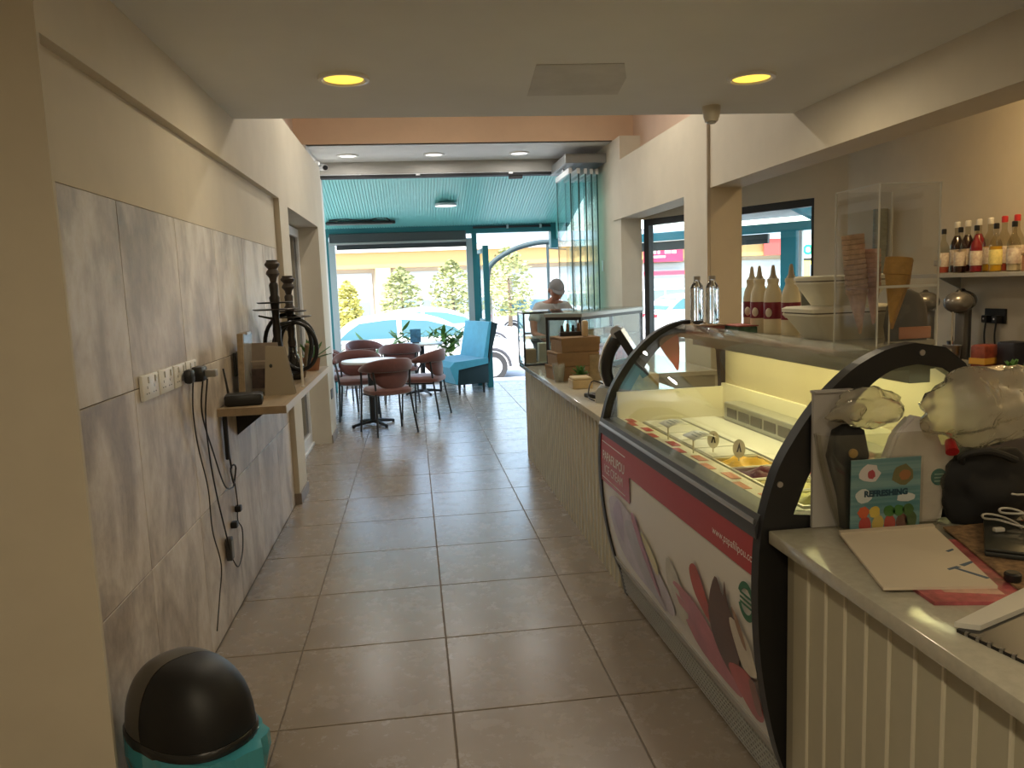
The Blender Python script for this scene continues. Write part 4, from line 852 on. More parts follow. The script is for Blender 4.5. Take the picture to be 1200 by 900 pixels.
t = thing('magazine', 'pink and red magazine under the writing pad', 'magazine', (1.13, 1.53, ZC+.0003), R(-14)); b = bmn(); prism(b, [(-.15, .16), (.12, .17), (.155, -.2), (-.09, -.21)], 0, .0075, 'z'); obj('cover', b, mat('magazine_pink', (.42, .10, .11), .35, var=.6, scale=16), t, local=True)
b = bmn(); prism(b, [(-.06, -.10), (.06, -.11), (.06, -.17), (-.05, -.16)], .0075, .0079, 'z'); obj('cover_picture', b, mat('cover_pale', (.58, .36, .28), .4, var=.3, scale=18), t, local=True)
t = thing('place_mat', 'brown patterned mat under the closed laptop', 'mat', (1.36, 1.56, ZC+.0082)); b = bmn(); prism(b, [(1.305-1.36, .19), (.20, .19), (.14, -.16), (1.185-1.36, -.20)], 0, .004, 'z'); obj('mat', b, mat('cloth_brown', (.12, .07, .04), .8, col2=(.32, .20, .10), scale=60), t, local=True); b = bmn(); prism(b, [(.10, -.163), (.14, -.16), (.20, .19), (.16, .19)], .004, .0046, 'z'); obj('border', b, mat('cloth_red', (.25, .06, .04), .8), t, local=True)
t = thing('closed_laptop', 'dark closed laptop at the right of the counter', 'laptop', (1.41, 1.58, ZC+.0125), R(-38)); b = bmn(); box(b, -.10, .10, -.13, .13, 0, .012, .004); obj('base', b, mat('laptop_dark', (.03, .032, .03), .35), t, True, True); b = bmn(); box(b, -.10, .10, -.13, .13, .013, .02, .003); obj('lid', b, mat('laptop_lid', (.035, .038, .034), .3), t, True, True)
b = bmn(); lathe(b, [(.014, 0), (.016, .003), (.016, .016), (.013, .019), (.001, .019)], 18); o = obj('bottle_cap', b, black, smooth=True); o.location = (1.205, 1.40, ZC+.0125); tag(o, 'round black cap beside the writing pad corner', 'cap')
t = thing('charging_cable', 'white cable looped over the closed laptop', 'cable', (1.39, 1.63, ZC+.0335))
b = bmn(); pts = []
for k in range(60):
    a = k*.24; r_ = .055+.018*sin(k*.37); pts.append((r_*cos(a)*.75-.01+.0012*k, r_*sin(a)+.02*sin(k*.15), .004+.001*k+.006*abs(sin(k*.33))))
tube(b, pts, .0028, 7); obj('cord', b, mat('cable_white', (.55, .53, .48), .5), t, 'all', True)
b = bmn(); box(b, -.045, -.02, -.01, .004, .001, .011, .003); obj('plug', b, MT['cable_white'], t, True, True)
t = bag('small clear bag of packets beside the white cable', 1.47, 1.60, ZC+.0335, (0, 0, 0), (.06, .05, .04), 21, .5)
t = thing('open_folder', 'black folder with white edged sheets at the counter corner', 'folder', (1.11, 1.12, ZC+.0003))
b = bmn(); prism(b, [(-.155, .115), (.19, .28), (.34, -.02), (-.10, -.16)], 0, .006, 'z'); obj('cover', b, mat('folder_black', (.012, .012, .013), .35), t, True, True)
b = bmn(); prism(b, [(-.155, .122), (.19, .287), (.215, .235), (-.12, .10)], .0062, .016, 'z'); obj('sheets', b, mat('sheet_white', (.62, .60, .54), .7), t, local=True)
for k in range(12):
    b = bmn(); cyl(b, (-.150+.0045*k, .098-.0225*k, .004), (-.148+.0045*k, .093-.0225*k, .004), .005, n=8); obj('ring', b, steel, t, True, True)
# ================================================================== LEFT WALL ITEMS
# four double sockets
pl_m = mat('socket_white', (.80, .78, .74), .35)
def socket(label, y0, y1, z0=1.155, z1=1.24):
    t = thing('wall_outlet', label, 'outlet', (XN, (y0+y1)/2, (z0+z1)/2), 0, 'sockets on the stone tiled wall')
    b = bmn(); box(b, XN+.0005, XN+.012, y0, y1, z0, z1, .003); obj('plate', b, pl_m, t, True)
    for yc in (y0+(y1-y0)*.28, y0+(y1-y0)*.72):
        b = bmn(); box(b, XN+.012, XN+.016, yc+.01, yc+.022, z1-.03, z1-.008, .001, 1); obj('rocker_switch', b, alu, t)
        for dy, dz, w, h in ((0, .02, .004, .009), (-.011, 0, .008, .004), (.011, 0, .008, .004)):
            b = bmn(); box(b, XN+.0121, XN+.0125, yc+dy-w/2, yc+dy+w/2, z0+.022+dz-h/2, z0+.022+dz+h/2); obj('pin_hole', b, black, t)
    return t
socket('first socket plate from the near end of the tiled wall', 2.645, 2.805); socket('second socket plate from the near end of the tiled wall', 2.82, 2.975)
socket('third socket plate, with one black plug', 2.99, 3.135); socket('fourth socket plate, with a black adapter plugged in', 3.15, 3.29)
t = thing('power_plug', 'round black plug in the third socket plate', 'plug', (XN+.0165, 3.10, 1.185)); b = bmn(); box(b, XN+.0165, XN+.05, 3.075, 3.125, 1.16, 1.215, .012); obj('body', b, black, t, True)
cpts = [(XN+.045, 3.10, 1.165), (XN+.03, 3.12, 1.05), (XN+.02, 3.18, .90), (XN+.02, 3.27, .70), (XN+.02, 3.28, .52), (XN+.03, 3.33, .35), (XN+.02, 3.30, .22), (XN+.03, 3.18, .12)]
b = bmn(); tube(b, smoothpts(cpts, 6), .0028, 6); obj('cord', b, mat('cord_dark', (.03, .026, .02), .5), t, 'all')
t = thing('power_adapter', 'black adapter with cords hanging down the tiled wall', 'adapter', (XN+.0165, 3.24, 1.18))
b = bmn(); box(b, XN+.0165, XN+.06, 3.185, 3.265, 1.155, 1.215, .008); obj('body', b, black, t, True)
b = bmn(); box(b, XN+.06, XN+.105, 3.21, 3.25, 1.17, 1.20, .006); obj('usb_plug', b, mat('plug_grey', (.3, .29, .27), .4), t, True)
for pts in ([(XN+.05, 3.22, 1.16), (XN+.025, 3.26, 1.02), (XN+.015, 3.42, .82), (XN+.015, 3.56, .64), (XN+.02, 3.68, .60), (XN+.02, 3.72, .615)], [(XN+.06, 3.25, 1.16), (XN+.035, 3.27, 1.0), (XN+.015, 3.36, .8), (XN+.015, 3.42, .62), (XN+.02, 3.50, .42), (XN+.02, 3.53, .345)]):
    b = bmn(); tube(b, smoothpts(pts, 6), .0035, 6); obj('cord', b, black, t, 'all')
t = thing('cable_coil', 'coiled black cable hanging below the wooden shelf', 'cable', (XN+.02, 3.70, .60))
b = bmn(); pts = []
for k in range(44): a = k*2*pi/14; pts.append((XN+.02+.004*sin(k*.9), 3.72+.042*cos(a)+.004*sin(k*1.3), .655+.044*sin(a)))
tube(b, pts, .004, 6); obj('coil', b, black, t, 'all')
b = bmn(); tube(b, smoothpts([(XN+.02, 3.69, .69), (XN+.015, 3.68, .80), (XN+.015, 3.66, .948)], 5), .0045, 6); obj('lead', b, black, t, 'all')
b = bmn(); box(b, XN+.008, XN+.024, 3.64, 3.675, .74, .945, .005); obj('cable_sleeve', b, matt_black, t, True)
b = bmn(); tube(b, smoothpts([(XN+.02, 3.73, .61), (XN+.015, 3.77, .50), (XN+.012, 3.76, .42), (XN+.02, 3.80, .36), (XN+.02, 3.77, .26), (XN+.03, 3.62, .235), (XN+.02, 3.56, .30)], 6), .003, 6); obj('lead', b, mat('cord_dark', (0, 0, 0)), t, 'all')
t = thing('power_brick', 'small dark power brick dangling against the tiled wall', 'adapter', (XN+.02, 3.545, .30)); b = bmn(); box(b, XN+.004, XN+.03, 3.525, 3.575, .295, .40, .006); obj('body', b, mat('brick_dark', (.05, .05, .052), .4), t, True); b = bmn(); box(b, XN+.03, XN+.031, 3.533, 3.567, .31, .385); obj('rating_plate', b, mat('plate_grey', (.22, .22, .21), .5), t)
for lab, y, z in (('upper dark plug resting on the tiled wall', 3.78, .47), ('lower dark plug resting on the tiled wall', 3.68, .42)):
    b = bmn(); box(b, XN+.0005, XN+.03, y-.02, y+.02, z-.014, z+.016, .006); tag(obj('cable_plug', b, black, smooth=True, base=(XN+.01, y, z)), lab, 'plug')
b = bmn(); box(b, XN+.0005, XN+.012, 3.98, 4.10, 1.09, 1.21, .004); t = obj('wall_thermostat', b, mat('switch_dark', (.07, .065, .06), .4), base=(XN, 4.04, 1.15)); tag(t, 'dark square switch on the tiled wall behind the shelf', 'switch')
# wall shelf
t = thing('wall_shelf', 'oak laminate shelf on the tiled wall holding water pipes', 'shelf', (-.75, 4.5, .95))
b = bmn(); box(b, XN+.001, -.597, 3.595, 5.45, .95, .985); obj('board', b, wood, t)
b = bmn(); box(b, -.597, -.5945, 3.595, 5.45, .95, .985); obj('edge_band', b, mat('edge_pale', (.60, .53, .42), .4), t)
b = bmn(); box(b, XN+.001, -.597, 3.5935, 3.595, .95, .985); obj('edge_band', b, mat('edge_oak', (.30, .22, .14), .45, var=.2, scale=12), t)
for y in (3.95, 5.1): b = bmn(); prism(b, [(XN+.001, .80), (XN+.001, .9495), (-.70, .9495)], y, y+.008); obj('bracket', b, matt_black, t)
ZS = .9855
t = thing('router', 'black box router at the near end of the wall shelf', 'router', (-.80, 3.70, ZS), R(8)); b = bmn(); box(b, -.085, .085, -.055, .055, 0, .055, .014); obj('body', b, black, t, True, True); b = bmn(); box(b, -.05, .05, -.0565, -.054, .02, .028); obj('vent', b, matt_black, t, local=True); b = bmn(); cyl(b, (-.07, .04, .05), (-.085, .045, .17), .006, .004, 8); obj('antenna', b, black, t, True, True)
t = thing('menu_board', 'wooden clip board with a silver sheet leaning on the wall', 'board', (-.85, 4.02, ZS)); b = bmn(); prism(b, [(-.018, 0), (.010, 0), (.022, .32), (-.006, .32)], -.11, .11, 'y'); obj('board', b, wood, t, local=True); b = bmn(); prism(b, [(.0105, .01), (.012, .01), (.0235, .315), (.022, .315)], -.10, .10, 'y'); obj('sheet', b, mat('silver_sheet', (.5, .52, .52), .2, .5, var=.2, scale=8), t, local=True); b = bmn(); box(b, -.01, .03, -.04, .04, .31, .325, .003); obj('clip', b, steel, t, local=True)
t = thing('menu_card', 'brown card with a dim picture standing on the shelf', 'card', (-.79, 4.10, ZS)); b = bmn(); prism(b, [(-.02, 0), (.02, 0), (.012, .26), (.006, .26)], -.09, .09, 'x')
obj('card', b, mat('card_brown', (.22, .17, .13), .6, var=.1, scale=10), t, local=True)
b = bmn(); box(b, -.05, .05, -.0215, -.0195, .03, .13); obj('picture', b, mat('card_picture', (.07, .045, .04), .4, var=.5, scale=14), t, local=True); b = bmn(); box(b, -.06, .06, -.0215, -.019, .165, .172); obj('print_line', b, mat('print_tan', (.4, .32, .24), .5), t, local=True)
t = thing('tent_card', 'plain beige tent card on the shelf front edge', 'card', (-.67, 4.00, ZS)); b = bmn(); prism(b, [(-.09, 0), (.06, 0), (.02, .24), (-.07, .25)], -.012, -.008); obj('front_leaf', b, mat('card_beige', (.33, .28, .21), .6), t, local=True); b = bmn(); prism(b, [(-.09, 0), (.06, 0), (.02, .24), (-.07, .25)], .03, .034); obj('back_leaf', b, MT['card_beige'], t, local=True); b = bmn(); ell(b, (-.05, -.013, .15), (.008, .002, .01)); obj('mark', b, ink, t, True, True)
# water pipes
def hookah(label, x, y, h, m1, seed):
    t = thing('water_pipe', label, 'water pipe', (x, y, ZS), R(seed*40))
    b = bmn(); lathe(b, [(.055, 0), (.065, .01), (.07, .05), (.05, .10), (.026, .15), (.024, .19), (.028, .195), (.001, .196)], 22); obj('vase', b, mat('smoked_glass', (.02, .018, .016), .08, coat=.5), t, True, True)
    b = bmn(); lathe(b, [(.022, .19), (.026, .22), (.020, .25), (.024, .30), (.018, .36), (.026, h*.66), (.030, h*.70), (.022, h*.72), (.026, h*.80), (.020, h*.82), (.001, h*.825)], 18); obj('stem', b, m1, t, True, True)
    for z, r_ in ((h*.60, .125), (h*.655, .10)):
        b = bmn(); lathe(b, [(.02, z), (r_*.9, z-.001), (r_, z+.006), (r_*.98, z+.008), (.02, z+.004)], 24, cap=False); obj('tray', b, mat('tray_metal', (.12, .11, .10), .3, .8), t, True, True)
    b = bmn(); lathe(b, [(.016, h*.82), (.022, h*.86), (.038, h*.89), (.034, h*.91), (.024, h*.93), (.040, h*.955), (.042, h*.97), (.03, h*.99), (.032, h), (.001, h)], 18); obj('bowl', b, mat('clay_bowl', (.05, .038, .03), .5, var=.3, scale=40), t, True, True)
    b = bmn(); cyl(b, (.015, 0, h*.48), (.12, .01, h*.50), .012, .009, 10); obj('hose_port', b, black, t, True, True)
    b = bmn(); cyl(b, (-.02, 0, h*.53), (-.11, -.01, h*.56), .007, .005, 8); obj('purge_valve', b, black, t, True, True)
    return t
hookah('taller water pipe with dark metal stem on the shelf', -.768, 4.52, .695, mat('stem_dark', (.022, .018, .015), .35, .4, var=.3, scale=30), 1)
hookah('shorter water pipe with brown stem behind the taller one', -.72, 4.72, .61, mat('stem_brown', (.04, .026, .018), .4, var=.3, scale=30), 3)
t = thing('pipe_hose', 'black looped water pipe hose hanging over the shelf', 'hose', (-.70, 4.62, ZS))
b = bmn(); pts = []
for k in range(90):
    a = k/90*2*pi*2.6; r_ = .165-.03*sin(k*.05); pts.append((-.70+.04*sin(k*.06)+r_*cos(a)*.75, 4.60+.05*cos(k*.07)+.10*(k/90), 1.185+r_*sin(a)))
tube(b, pts, .012, 8); obj('hose', b, black, t, 'all'); b = bmn(); cyl(b, (-.66, 4.70, 1.0), (-.61, 4.55, 1.2), .009, .012, 10); obj('mouthpiece', b, wood, t, True)
t = thing('silver_ornament', 'shiny silver ball ornament between the water pipes', 'ornament', (-.74, 4.38, ZS)); b = bmn(); lathe(b, [(.03, 0), (.03, .01), (.008, .02), (.008, .12), (.001, .121)], 16); obj('stand', b, black, t, True, True); b = bmn(); ell(b, (0, 0, .155), (.036, .036, .038)); obj('ball', b, chrome, t, True, True)
t = thing('incense_tube', 'thin white upright tube at the shelf front edge', 'tube', (-.615, 4.30, ZS)); b = bmn(); cyl(b, (0, 0, .0), (0, 0, .215), .007, n=12); obj('tube', b, mat('tube_white', (.72, .68, .6), .4), t, True, True); b = bmn(); lathe(b, [(.012, 0), (.012, .006), (.007, .008), (.001, .0081)], 14); obj('foot', b, alu, t, True, True)
t = thing('potted_plant', 'small trailing plant in a terracotta pot on the shelf end', 'plant', (-.68, 5.22, ZS)); b = bmn(); lathe(b, [(.045, 0), (.06, .085), (.054, .085), (.052, .07), (.001, .07)], 18); obj('pot', b, mat('terracotta', (.36, .16, .08), .7), t, True, True)
for k in range(14):
    o = bpy.data.objects.new('leaf', sl_me); C.objects.link(o); o.parent = t; o.location = (0, 0, .07); o.scale = (1.2, 1, 2.0); o.rotation_euler = (R(25+50*(k % 4)/3), 0, k*2.4)
# waste bin with liner
t = thing('waste_bin', 'black round waste bin with swing lid behind the pillar', 'bin', (-.692, 2.185, 0), R(-41))
SE = lambda k: superell(.42*k, .30*k, 2.4, 40)
b = bmn(); loft(b, [(SE(.78), 0), (SE(.80), .01), (SE(.97), .26), (SE(.97), .265)]); obj('body', b, black, t, True, True)
b = bmn(); loft(b, [(SE(.99), .260), (SE(1.0), .268), (SE(1.0), .282), (SE(.97), .29)]); obj('rim', b, mat('bin_rim', (.02, .02, .02), .25), t, True, True)
b = bmn(); loft(b, [(SE(.96*cos(q)**.75+.0001), .2905+.195*sin(q)) for q in [pi/2*i/14*.985 for i in range(15)]])
b2 = b.copy()
bmesh.ops.bisect_plane(b, geom=b.verts[:]+b.edges[:]+b.faces[:], plane_co=(.015, 0, .36), plane_no=Vector((1, -.25, .1)).normalized(), clear_inner=True); obj('swing_flap', b, mat('flap_black', (.008, .008, .009), .5), t, True, True)
bmesh.ops.bisect_plane(b2, geom=b2.verts[:]+b2.edges[:]+b2.faces[:], plane_co=(.012, 0, .36), plane_no=Vector((1, -.25, .1)).normalized(), clear_outer=True); obj('lid', b2, mat('lid_bronze', (.10, .088, .07), .3, .2), t, True, True)
b = bmn(); G = []; rd = random.Random(4); P0 = SE(1.0)
for k, (px, py) in enumerate(P0):
    a = 2*pi*k/40; w = 1+.20*max(0, cos(a-.15))**4*(1+.4*sin(k*2.1))+rd.uniform(-.012, .012); dz = .025*sin(k*1.3)+.015*sin(k*.53)
    G.append([b.verts.new((px*.96, py*.96, .266)), b.verts.new((px*w, py*w, .268)), b.verts.new((px*w*1.01, py*w*1.01, .22-dz*.5)), b.verts.new((px*w*.95, py*w*.95, .16-dz))])
for k in range(40):
    p, q = G[k], G[(k+1) % 40]
    for i in range(3): b.faces.new((p[i], q[i], q[i+1], p[i+1]))
obj('liner_bag', b, mat('liner_turquoise', (.06, .34, .42), .2, coat=.4), t, False, True)

# ================================================================== SEATING
velvet = mat('rust_velvet', (.125, .036, .026), .75, var=.12, scale=25, sheen=.5)
velvet2 = mat('rust_seat', (.19, .072, .055), .75, var=.1, scale=25, sheen=.5)
leg_m = mat('chair_leg_black', (.012, .012, .012), .4)
def make_chair():
    t = thing('dining_chair', 'x', 'chair', (0, 0, 0), 0, 'rust velvet dining chairs')
    b = bmn(); loft(b, [(superell(.40, .38, 3.5), .415), (superell(.46, .44, 3.5), .43), (superell(.47, .45, 3.5), .465), (superell(.43, .41, 3), .488), (superell(.3, .28, 2.5), .494)]); obj('seat', b, velvet2, t, True, True)
    def band(a0, a1, zt, zb, r, th, n=26):
        b = bmn(); rings = []
        for i in range(n+1):
            u = i/n; a = a0+(a1-a0)*u; k = abs(2*u-1); z1 = zt(k); z0 = zb(k); sec = []
            for j in range(8):
                c_ = 2*pi*j/8; rr_ = r+th/2*cos(c_); z = (z0+z1)/2+(z1-z0)/2*math.copysign(abs(sin(c_))**.6, sin(c_)); sec.append(b.verts.new((rr_*cos(a), rr_*sin(a)*.95+.02, z)))
            rings.append(sec)
        skin_rings(b, rings); return b
    obj('back_band', band(R(168), R(372), lambda k: .80-.11*k**2.2, lambda k: .655+.0*k, .262, .05), velvet, t, 'all', True)
    obj('back_pad', band(R(208), R(332), lambda k: .67, lambda k: .475+.13*k**2.5, .232, .035), velvet, t, 'all', True)
    for sx in (-1, 1):
        b = bmn(); tube(b, smoothpts([(sx*.235, .215, 0), (sx*.215, .19, .43), (sx*.25, .08, .67)], 5), .011, 8); obj('leg', b, leg_m, t, True, True)
        b = bmn(); tube(b, smoothpts([(sx*.225, -.235, 0), (sx*.19, -.165, .44), (sx*.205, -.145, .67)], 5), .011, 8); obj('leg', b, leg_m, t, True, True)
        b = bmn(); tube(b, [(sx*.213, .19, .412), (sx*.192, -.165, .412)], .009, 8); obj('seat_rail', b, leg_m, t, True, True)
    return t
ch0 = make_chair(); first = True
for lab, x, y, rz in (('rust velvet chair nearest the camera, seen from behind', -.31, 8.20, R(24)), ('rust velvet chair on the left side of the near round table', -.68, 9.22, R(184)), ('rust velvet chair on the right of the near table, turned left', .10, 9.10, R(70)),
        ('rust velvet chair pushed in at the near side of the far table', -.20, 10.45, R(2)), ('rust velvet chair at the far left of the terrace by the post', -1.03, 10.42, R(-78)), ('pale backed rust chair standing alone left of the far table', -.70, 11.15, R(-150)), ('rust velvet chair half hidden behind the left wall end', -1.05, 9.75, R(-50))):
    o = ch0 if first else copy_tree(ch0); first = False
    o['label'] = lab; o.location = (x, y, 0); o.rotation_euler = (0, 0, rz)
def round_table(label, x, y, r, rz, group='round pedestal tables'):
    t = thing('round_table', label, 'table', (x, y, 0), rz, group)
    b = bmn(); lathe(b, [(r-.006, .705), (r, .71), (r, .728), (r-.004, .732), (.001, .732)], 40); obj('table_top', b, mat('table_white', (.66, .63, .60), .35), t, True, True)
    b = bmn(); cyl(b, (0, 0, .03), (0, 0, .70), .036, n=20); obj('column', b, leg_m, t, True, True)
    b = bmn(); box(b, -.12, .12, -.12, .12, .692, .705, .003); obj('top_plate', b, leg_m, t, local=True)
    for k in range(4):
        a = k*pi/2; b = bmn(); tube(b, [(0, 0, .05), (.12*cos(a), .12*sin(a), .04), (.27*cos(a), .27*sin(a), .018)], [.026, .02, .015], 8); f_ = obj('foot', b, leg_m, t, True, True); b = bmn(); cyl(b, (.26*cos(a), .26*sin(a), 0), (.26*cos(a), .26*sin(a), .012), .016, n=10); obj('glide', b, black, f_, True, True)
round_table('white round pedestal table by the left wall end', -.50, 8.70, .315, R(35)); round_table('farther round pedestal table with a menu stand', .10, 11.12, .30, R(20))
t = thing('table_menu', 'blue menu stand on the farther round table', 'menu', (.02, 11.1, .7325)); b = bmn(); box(b, -.05, .05, -.02, .02, 0, .012); obj('foot', b, black, t, local=True); b = bmn(); box(b, -.075, .075, -.004, .004, .012, .20); obj('card', b, mat('menu_blue', (.05, .16, .26), .4, var=.5, scale=18), t, local=True)
# turquoise bench
t = thing('bench_sofa', 'turquoise upholstered bench with dark teal sides on the terrace', 'bench', (.76, 11.2, 0), R(20))
tq = mat('turquoise_fabric', (.055, .34, .47), .7, var=.1, scale=8, sheen=.3); dk = mat('dark_teal_fabric', (.006, .028, .034), .8)
b = bmn(); box(b, -.36, .14, -.40, .42, .14, .44, .02); obj('seat_base', b, dk, t, True, True)
b = bmn(); prism(b, [(-.47, .40), (-.40, .47), (.12, .50), (.12, .42), (-.34, .36), (-.36, .16), (-.385, .16)], -.43, .44); obj('seat_cushion', b, tq, t, True, True)
b = bmn(); prism(b, [(.05, .44), (.17, 1.0), (.21, 1.0), (.12, .44)], -.40, .42); obj('backrest', b, tq, t, True, True)
b = bmn(); prism(b, [(.125, .40), (.215, 1.0), (.30, .97), (.29, .92), (.15, .44)], -.41, .43); obj('back_shell', b, dk, t, True, True)
for x, y in ((-.30, -.34), (.08, -.34), (-.30, .36), (.08, .36)): b = bmn(); cyl(b, (x, y, 0), (x, y, .14), .016, .022, 10); obj('leg', b, leg_m, t, True, True)
# ================================================================== SHOP FRONT AND TERRACE
t = thing('folding_glass_door', 'stack of folded frameless glass panels right of the shop front', 'glass door', (2.0, 9.2, 0))
b = bmn(); box(b, 1.74, 2.2, 8.55, 9.55, 2.80, 2.90, .006); tr_ = obj('track_housing', b, mat('track_grey', (.25, .25, .24), .4, .5), t)
pane_m = glass('front_glass', (.90, .97, .965), 1.5, 1.0)
for k, x in enumerate((1.80, 1.90, 1.985, 2.06, 2.13)):
    b = bmn(); box(b, x, x+.012, 8.62+.03*k, 9.42, .03, 2.70); p = obj('glass_panel', b, pane_m, t)
    for y in (8.62+.03*k, 9.41): b = bmn(); box(b, x-.001, x+.013, y, y+.012, .03, 2.70); obj('edge_seal', b, mat('seal_green', (.03, .09, .085), .3), p)
    b = bmn(); box(b, x-.012, x+.024, 8.62+.03*k, 9.42, 2.70, 2.76, .002); obj('top_rail', b, alu, p); b = bmn(); box(b, x-.012, x+.024, 8.62+.03*k, 9.42, .004, .03, .002); obj('bottom_rail', b, alu, p)
    b = bmn(); cyl(b, (x+.006, 9.0, 2.76), (x+.006, 9.0, 2.80), .012, n=10); obj('roller', b, steel, p)
t = thing('door_track', 'dark overhead track across the open shop front', 'track', (.4, 9.45, 2.80)); b = bmn(); box(b, -.985, 1.74, 9.40, 9.52, 2.805, 2.845); obj('rail', b, matt_black, t); b = bmn(); box(b, -.985, 1.74, 9.392, 9.40, 2.836, 2.85); obj('trim', b, alu, t)
for x in (.12, 1.22): b = bmn(); box(b, x, x+.05, 9.39, 9.40, 2.82, 2.845); obj('clip', b, alu, t)
b = bmn(); box(b, 1.23, 1.39, 9.42, 9.5, 2.77, 2.805); obj('bracket', b, matt_black, t)
b = bmn(); box(b, 2.192, 2.2, 8.78, 8.84, 1.62, 1.74, .003); tag(obj('light_switch', b, alu, base=(2.196, 8.81, 1.68)), 'white switch on the pier beside the glass panels', 'switch')
# pergola
PY = 11.7
t = thing('pergola', 'turquoise pergola with ribbed sloping roof over the terrace', 'pergola', (0, 10.6, 0))
zr = lambda y: 2.95-(y-9.6)*(.55/2.1)
b = bmn()
x = -3.1
while x < 2.2:
    for (xa, xb, dz) in ((x, x+.030, 0), (x+.030, x+.038, .012)):
        vs = [b.verts.new(p) for p in ((xa, 9.6, zr(9.6)+dz), (xb, 9.6, zr(9.6)+dz), (xb, 11.75, zr(11.75)+dz), (xa, 11.75, zr(11.75)+dz))]; b.faces.new(vs)
        vs = [b.verts.new(p) for p in ((xb, 9.6, zr(9.6)), (xb, 9.6, zr(9.6)+.012), (xb, 11.75, zr(11.75)+.012), (xb, 11.75, zr(11.75)))]; b.faces.new(vs)
    x += .038
ro = obj('ribbed_ceiling', b, teal_roof, t); ro['kind'] = 'stuff'
b = bmn(); prism(b, [(9.6, zr(9.6)+.03), (11.9, zr(11.9)+.03), (11.9, zr(11.9)+.08), (9.6, zr(9.6)+.08)], -3.15, 2.25, 'x'); obj('roof_panel', b, teal_roof, t)
b = bmn(); box(b, -3.15, 2.2, PY-.02, PY+.12, 2.29, 2.43); obj('front_beam', b, teal, t)
b = bmn(); prism(b, [(9.6, 2.72), (PY, 2.16), (PY, 2.40), (9.6, 2.95)], 2.2, 2.28, 'x'); obj('side_beam', b, teal_roof, t)
b = bmn(); box(b, 2.12, 2.28, PY-.04, PY+.14, 2.04, 2.44); obj('corner_bracket', b, teal, t)
for x in (-1.24, .93):
    b = bmn(); box(b, x, x+.07, PY, PY+.12, 0, 2.29); p = obj('post', b, teal, t)
    b = bmn(); box(b, x+(.07 if x < 0 else -.09), x+(.16 if x < 0 else 0), PY, PY+.05, 0, 2.22); obj('blind_channel', b, grey_post, p)
t = thing('roller_blind', 'dark rolled up roller blind under the pergola beam', 'blind', (-.15, PY, 2.0)); b = bmn(); box(b, -1.15, .84, PY-.07, PY-.022, 2.20, 2.33, .01); obj('cassette', b, mat('blind_dark', (.045, .055, .056), .5), t); b = bmn(); cyl(b, (-1.15, PY-.05, 2.185), (.84, PY-.05, 2.185), .022, n=12); obj('bottom_bar', b, mat('bar_silver', (.5, .5, .48), .3, .6), t, True); b = bmn(); box(b, -1.05, .84, PY-.06, PY-.03, 2.10, 2.17); obj('rolled_fabric', b, mat('fabric_dark', (.03, .035, .037), .7), t)
t = thing('curtain_rail', 'dark rail with clips on the right part of the pergola beam', 'rail', (1.5, PY-.04, 2.3)); b = bmn(); cyl(b, (.95, PY-.04, 2.37), (2.12, PY-.04, 2.37), .016, n=10); obj('rail', b, matt_black, t, True)
for x in (1.45, 1.95): b = bmn(); box(b, x, x+.03, PY-.06, PY-.02, 2.345, 2.40); obj('clip', b, grey_post, t)
t = thing('pendant_lamp', 'flat round white lamp hanging from the pergola roof', 'lamp', (.52, 10.75, 2.60)); b = bmn(); lathe(b, [(.15, 0), (.152, .025), (.14, .035), (.001, .036)], 32); obj('housing', b, grey_post, t, True, True); b = bmn(); lathe(b, [(.145, -.002), (.08, -.006), (.001, -.007)], 32); obj('diffuser', b, mat('pendant_glow', (1, .96, .9), .5, emis=1.0), t, True, True); b = bmn(); cyl(b, (0, 0, .03), (0, 0, zr(10.75)-2.60), .012, n=10); obj('stem', b, alu, t, True, True)
t = thing('patio_heater', 'black strip heater with loose cables under the pergola', 'heater', (-.70, 11.35, 2.42)); b = bmn(); box(b, -1.15, -.18, 11.30, 11.42, 2.435, 2.475, .012); obj('body', b, black, t, True); b = bmn(); box(b, -1.1, -.22, 11.31, 11.41, 2.428, 2.436); obj('reflector', b, steel, t)
b = bmn(); tube(b, smoothpts([(-.25, 11.30, 2.475), (-.32, 11.28, 2.51), (-.45, 11.28, 2.505), (-.55, 11.28, 2.485), (-.75, 11.28, 2.49), (-.9, 11.28, 2.51), (-1.1, 11.28, 2.49)], 5), .008, 6); obj('cable', b, black, t, 'all')
for x in (-1.0, -.3): b = bmn(); cyl(b, (x, 11.36, 2.47), (x, 11.36, zr(11.36)), .006, n=8); obj('hanger', b, steel, t)
t = thing('glass_door_leaf', 'open teal framed glass door leaf beside the pergola post', 'door', (1.10, 11.40, 0), math.atan2(.8, -.04))
for q in ((0, .07, -.04, .04, 0, 2.09), (.78, .84, -.025, .025, 0, 2.06), (.06, .78, -.025, .025, 2.0, 2.06), (.06, .78, -.025, .025, 0, .10), (.06, .78, -.025, .025, .95, 1.0)): b = bmn(); box(b, *q); obj('frame_bar', b, teal, t, local=True)
b = bmn(); box(b, .06, .78, -.004, .004, .1, 2.0); obj('pane', b, pane_m, t, local=True); b = bmn(); cyl(b, (.03, -.06, .95), (.03, -.06, 1.35), .012, n=10); obj('handle', b, alu, t, True, True)
t = thing('arched_gate', 'dark arched tube frame over the terrace entrance', 'arch', (2.3, 13.0, -.45)); b = bmn(); P = [(1.24, 13.0, 1.0), (1.27, 13.0, 1.65), (1.36, 13.0, 1.88), (1.70, 13.0, 2.085), (2.0, 13.0, 2.17), (2.28, 13.0, 2.20), (2.58, 13.0, 2.17), (2.95, 13.0, 2.06), (3.3, 13.0, 1.85), (3.42, 13.0, 1.6), (3.45, 13.0, 1.0)]
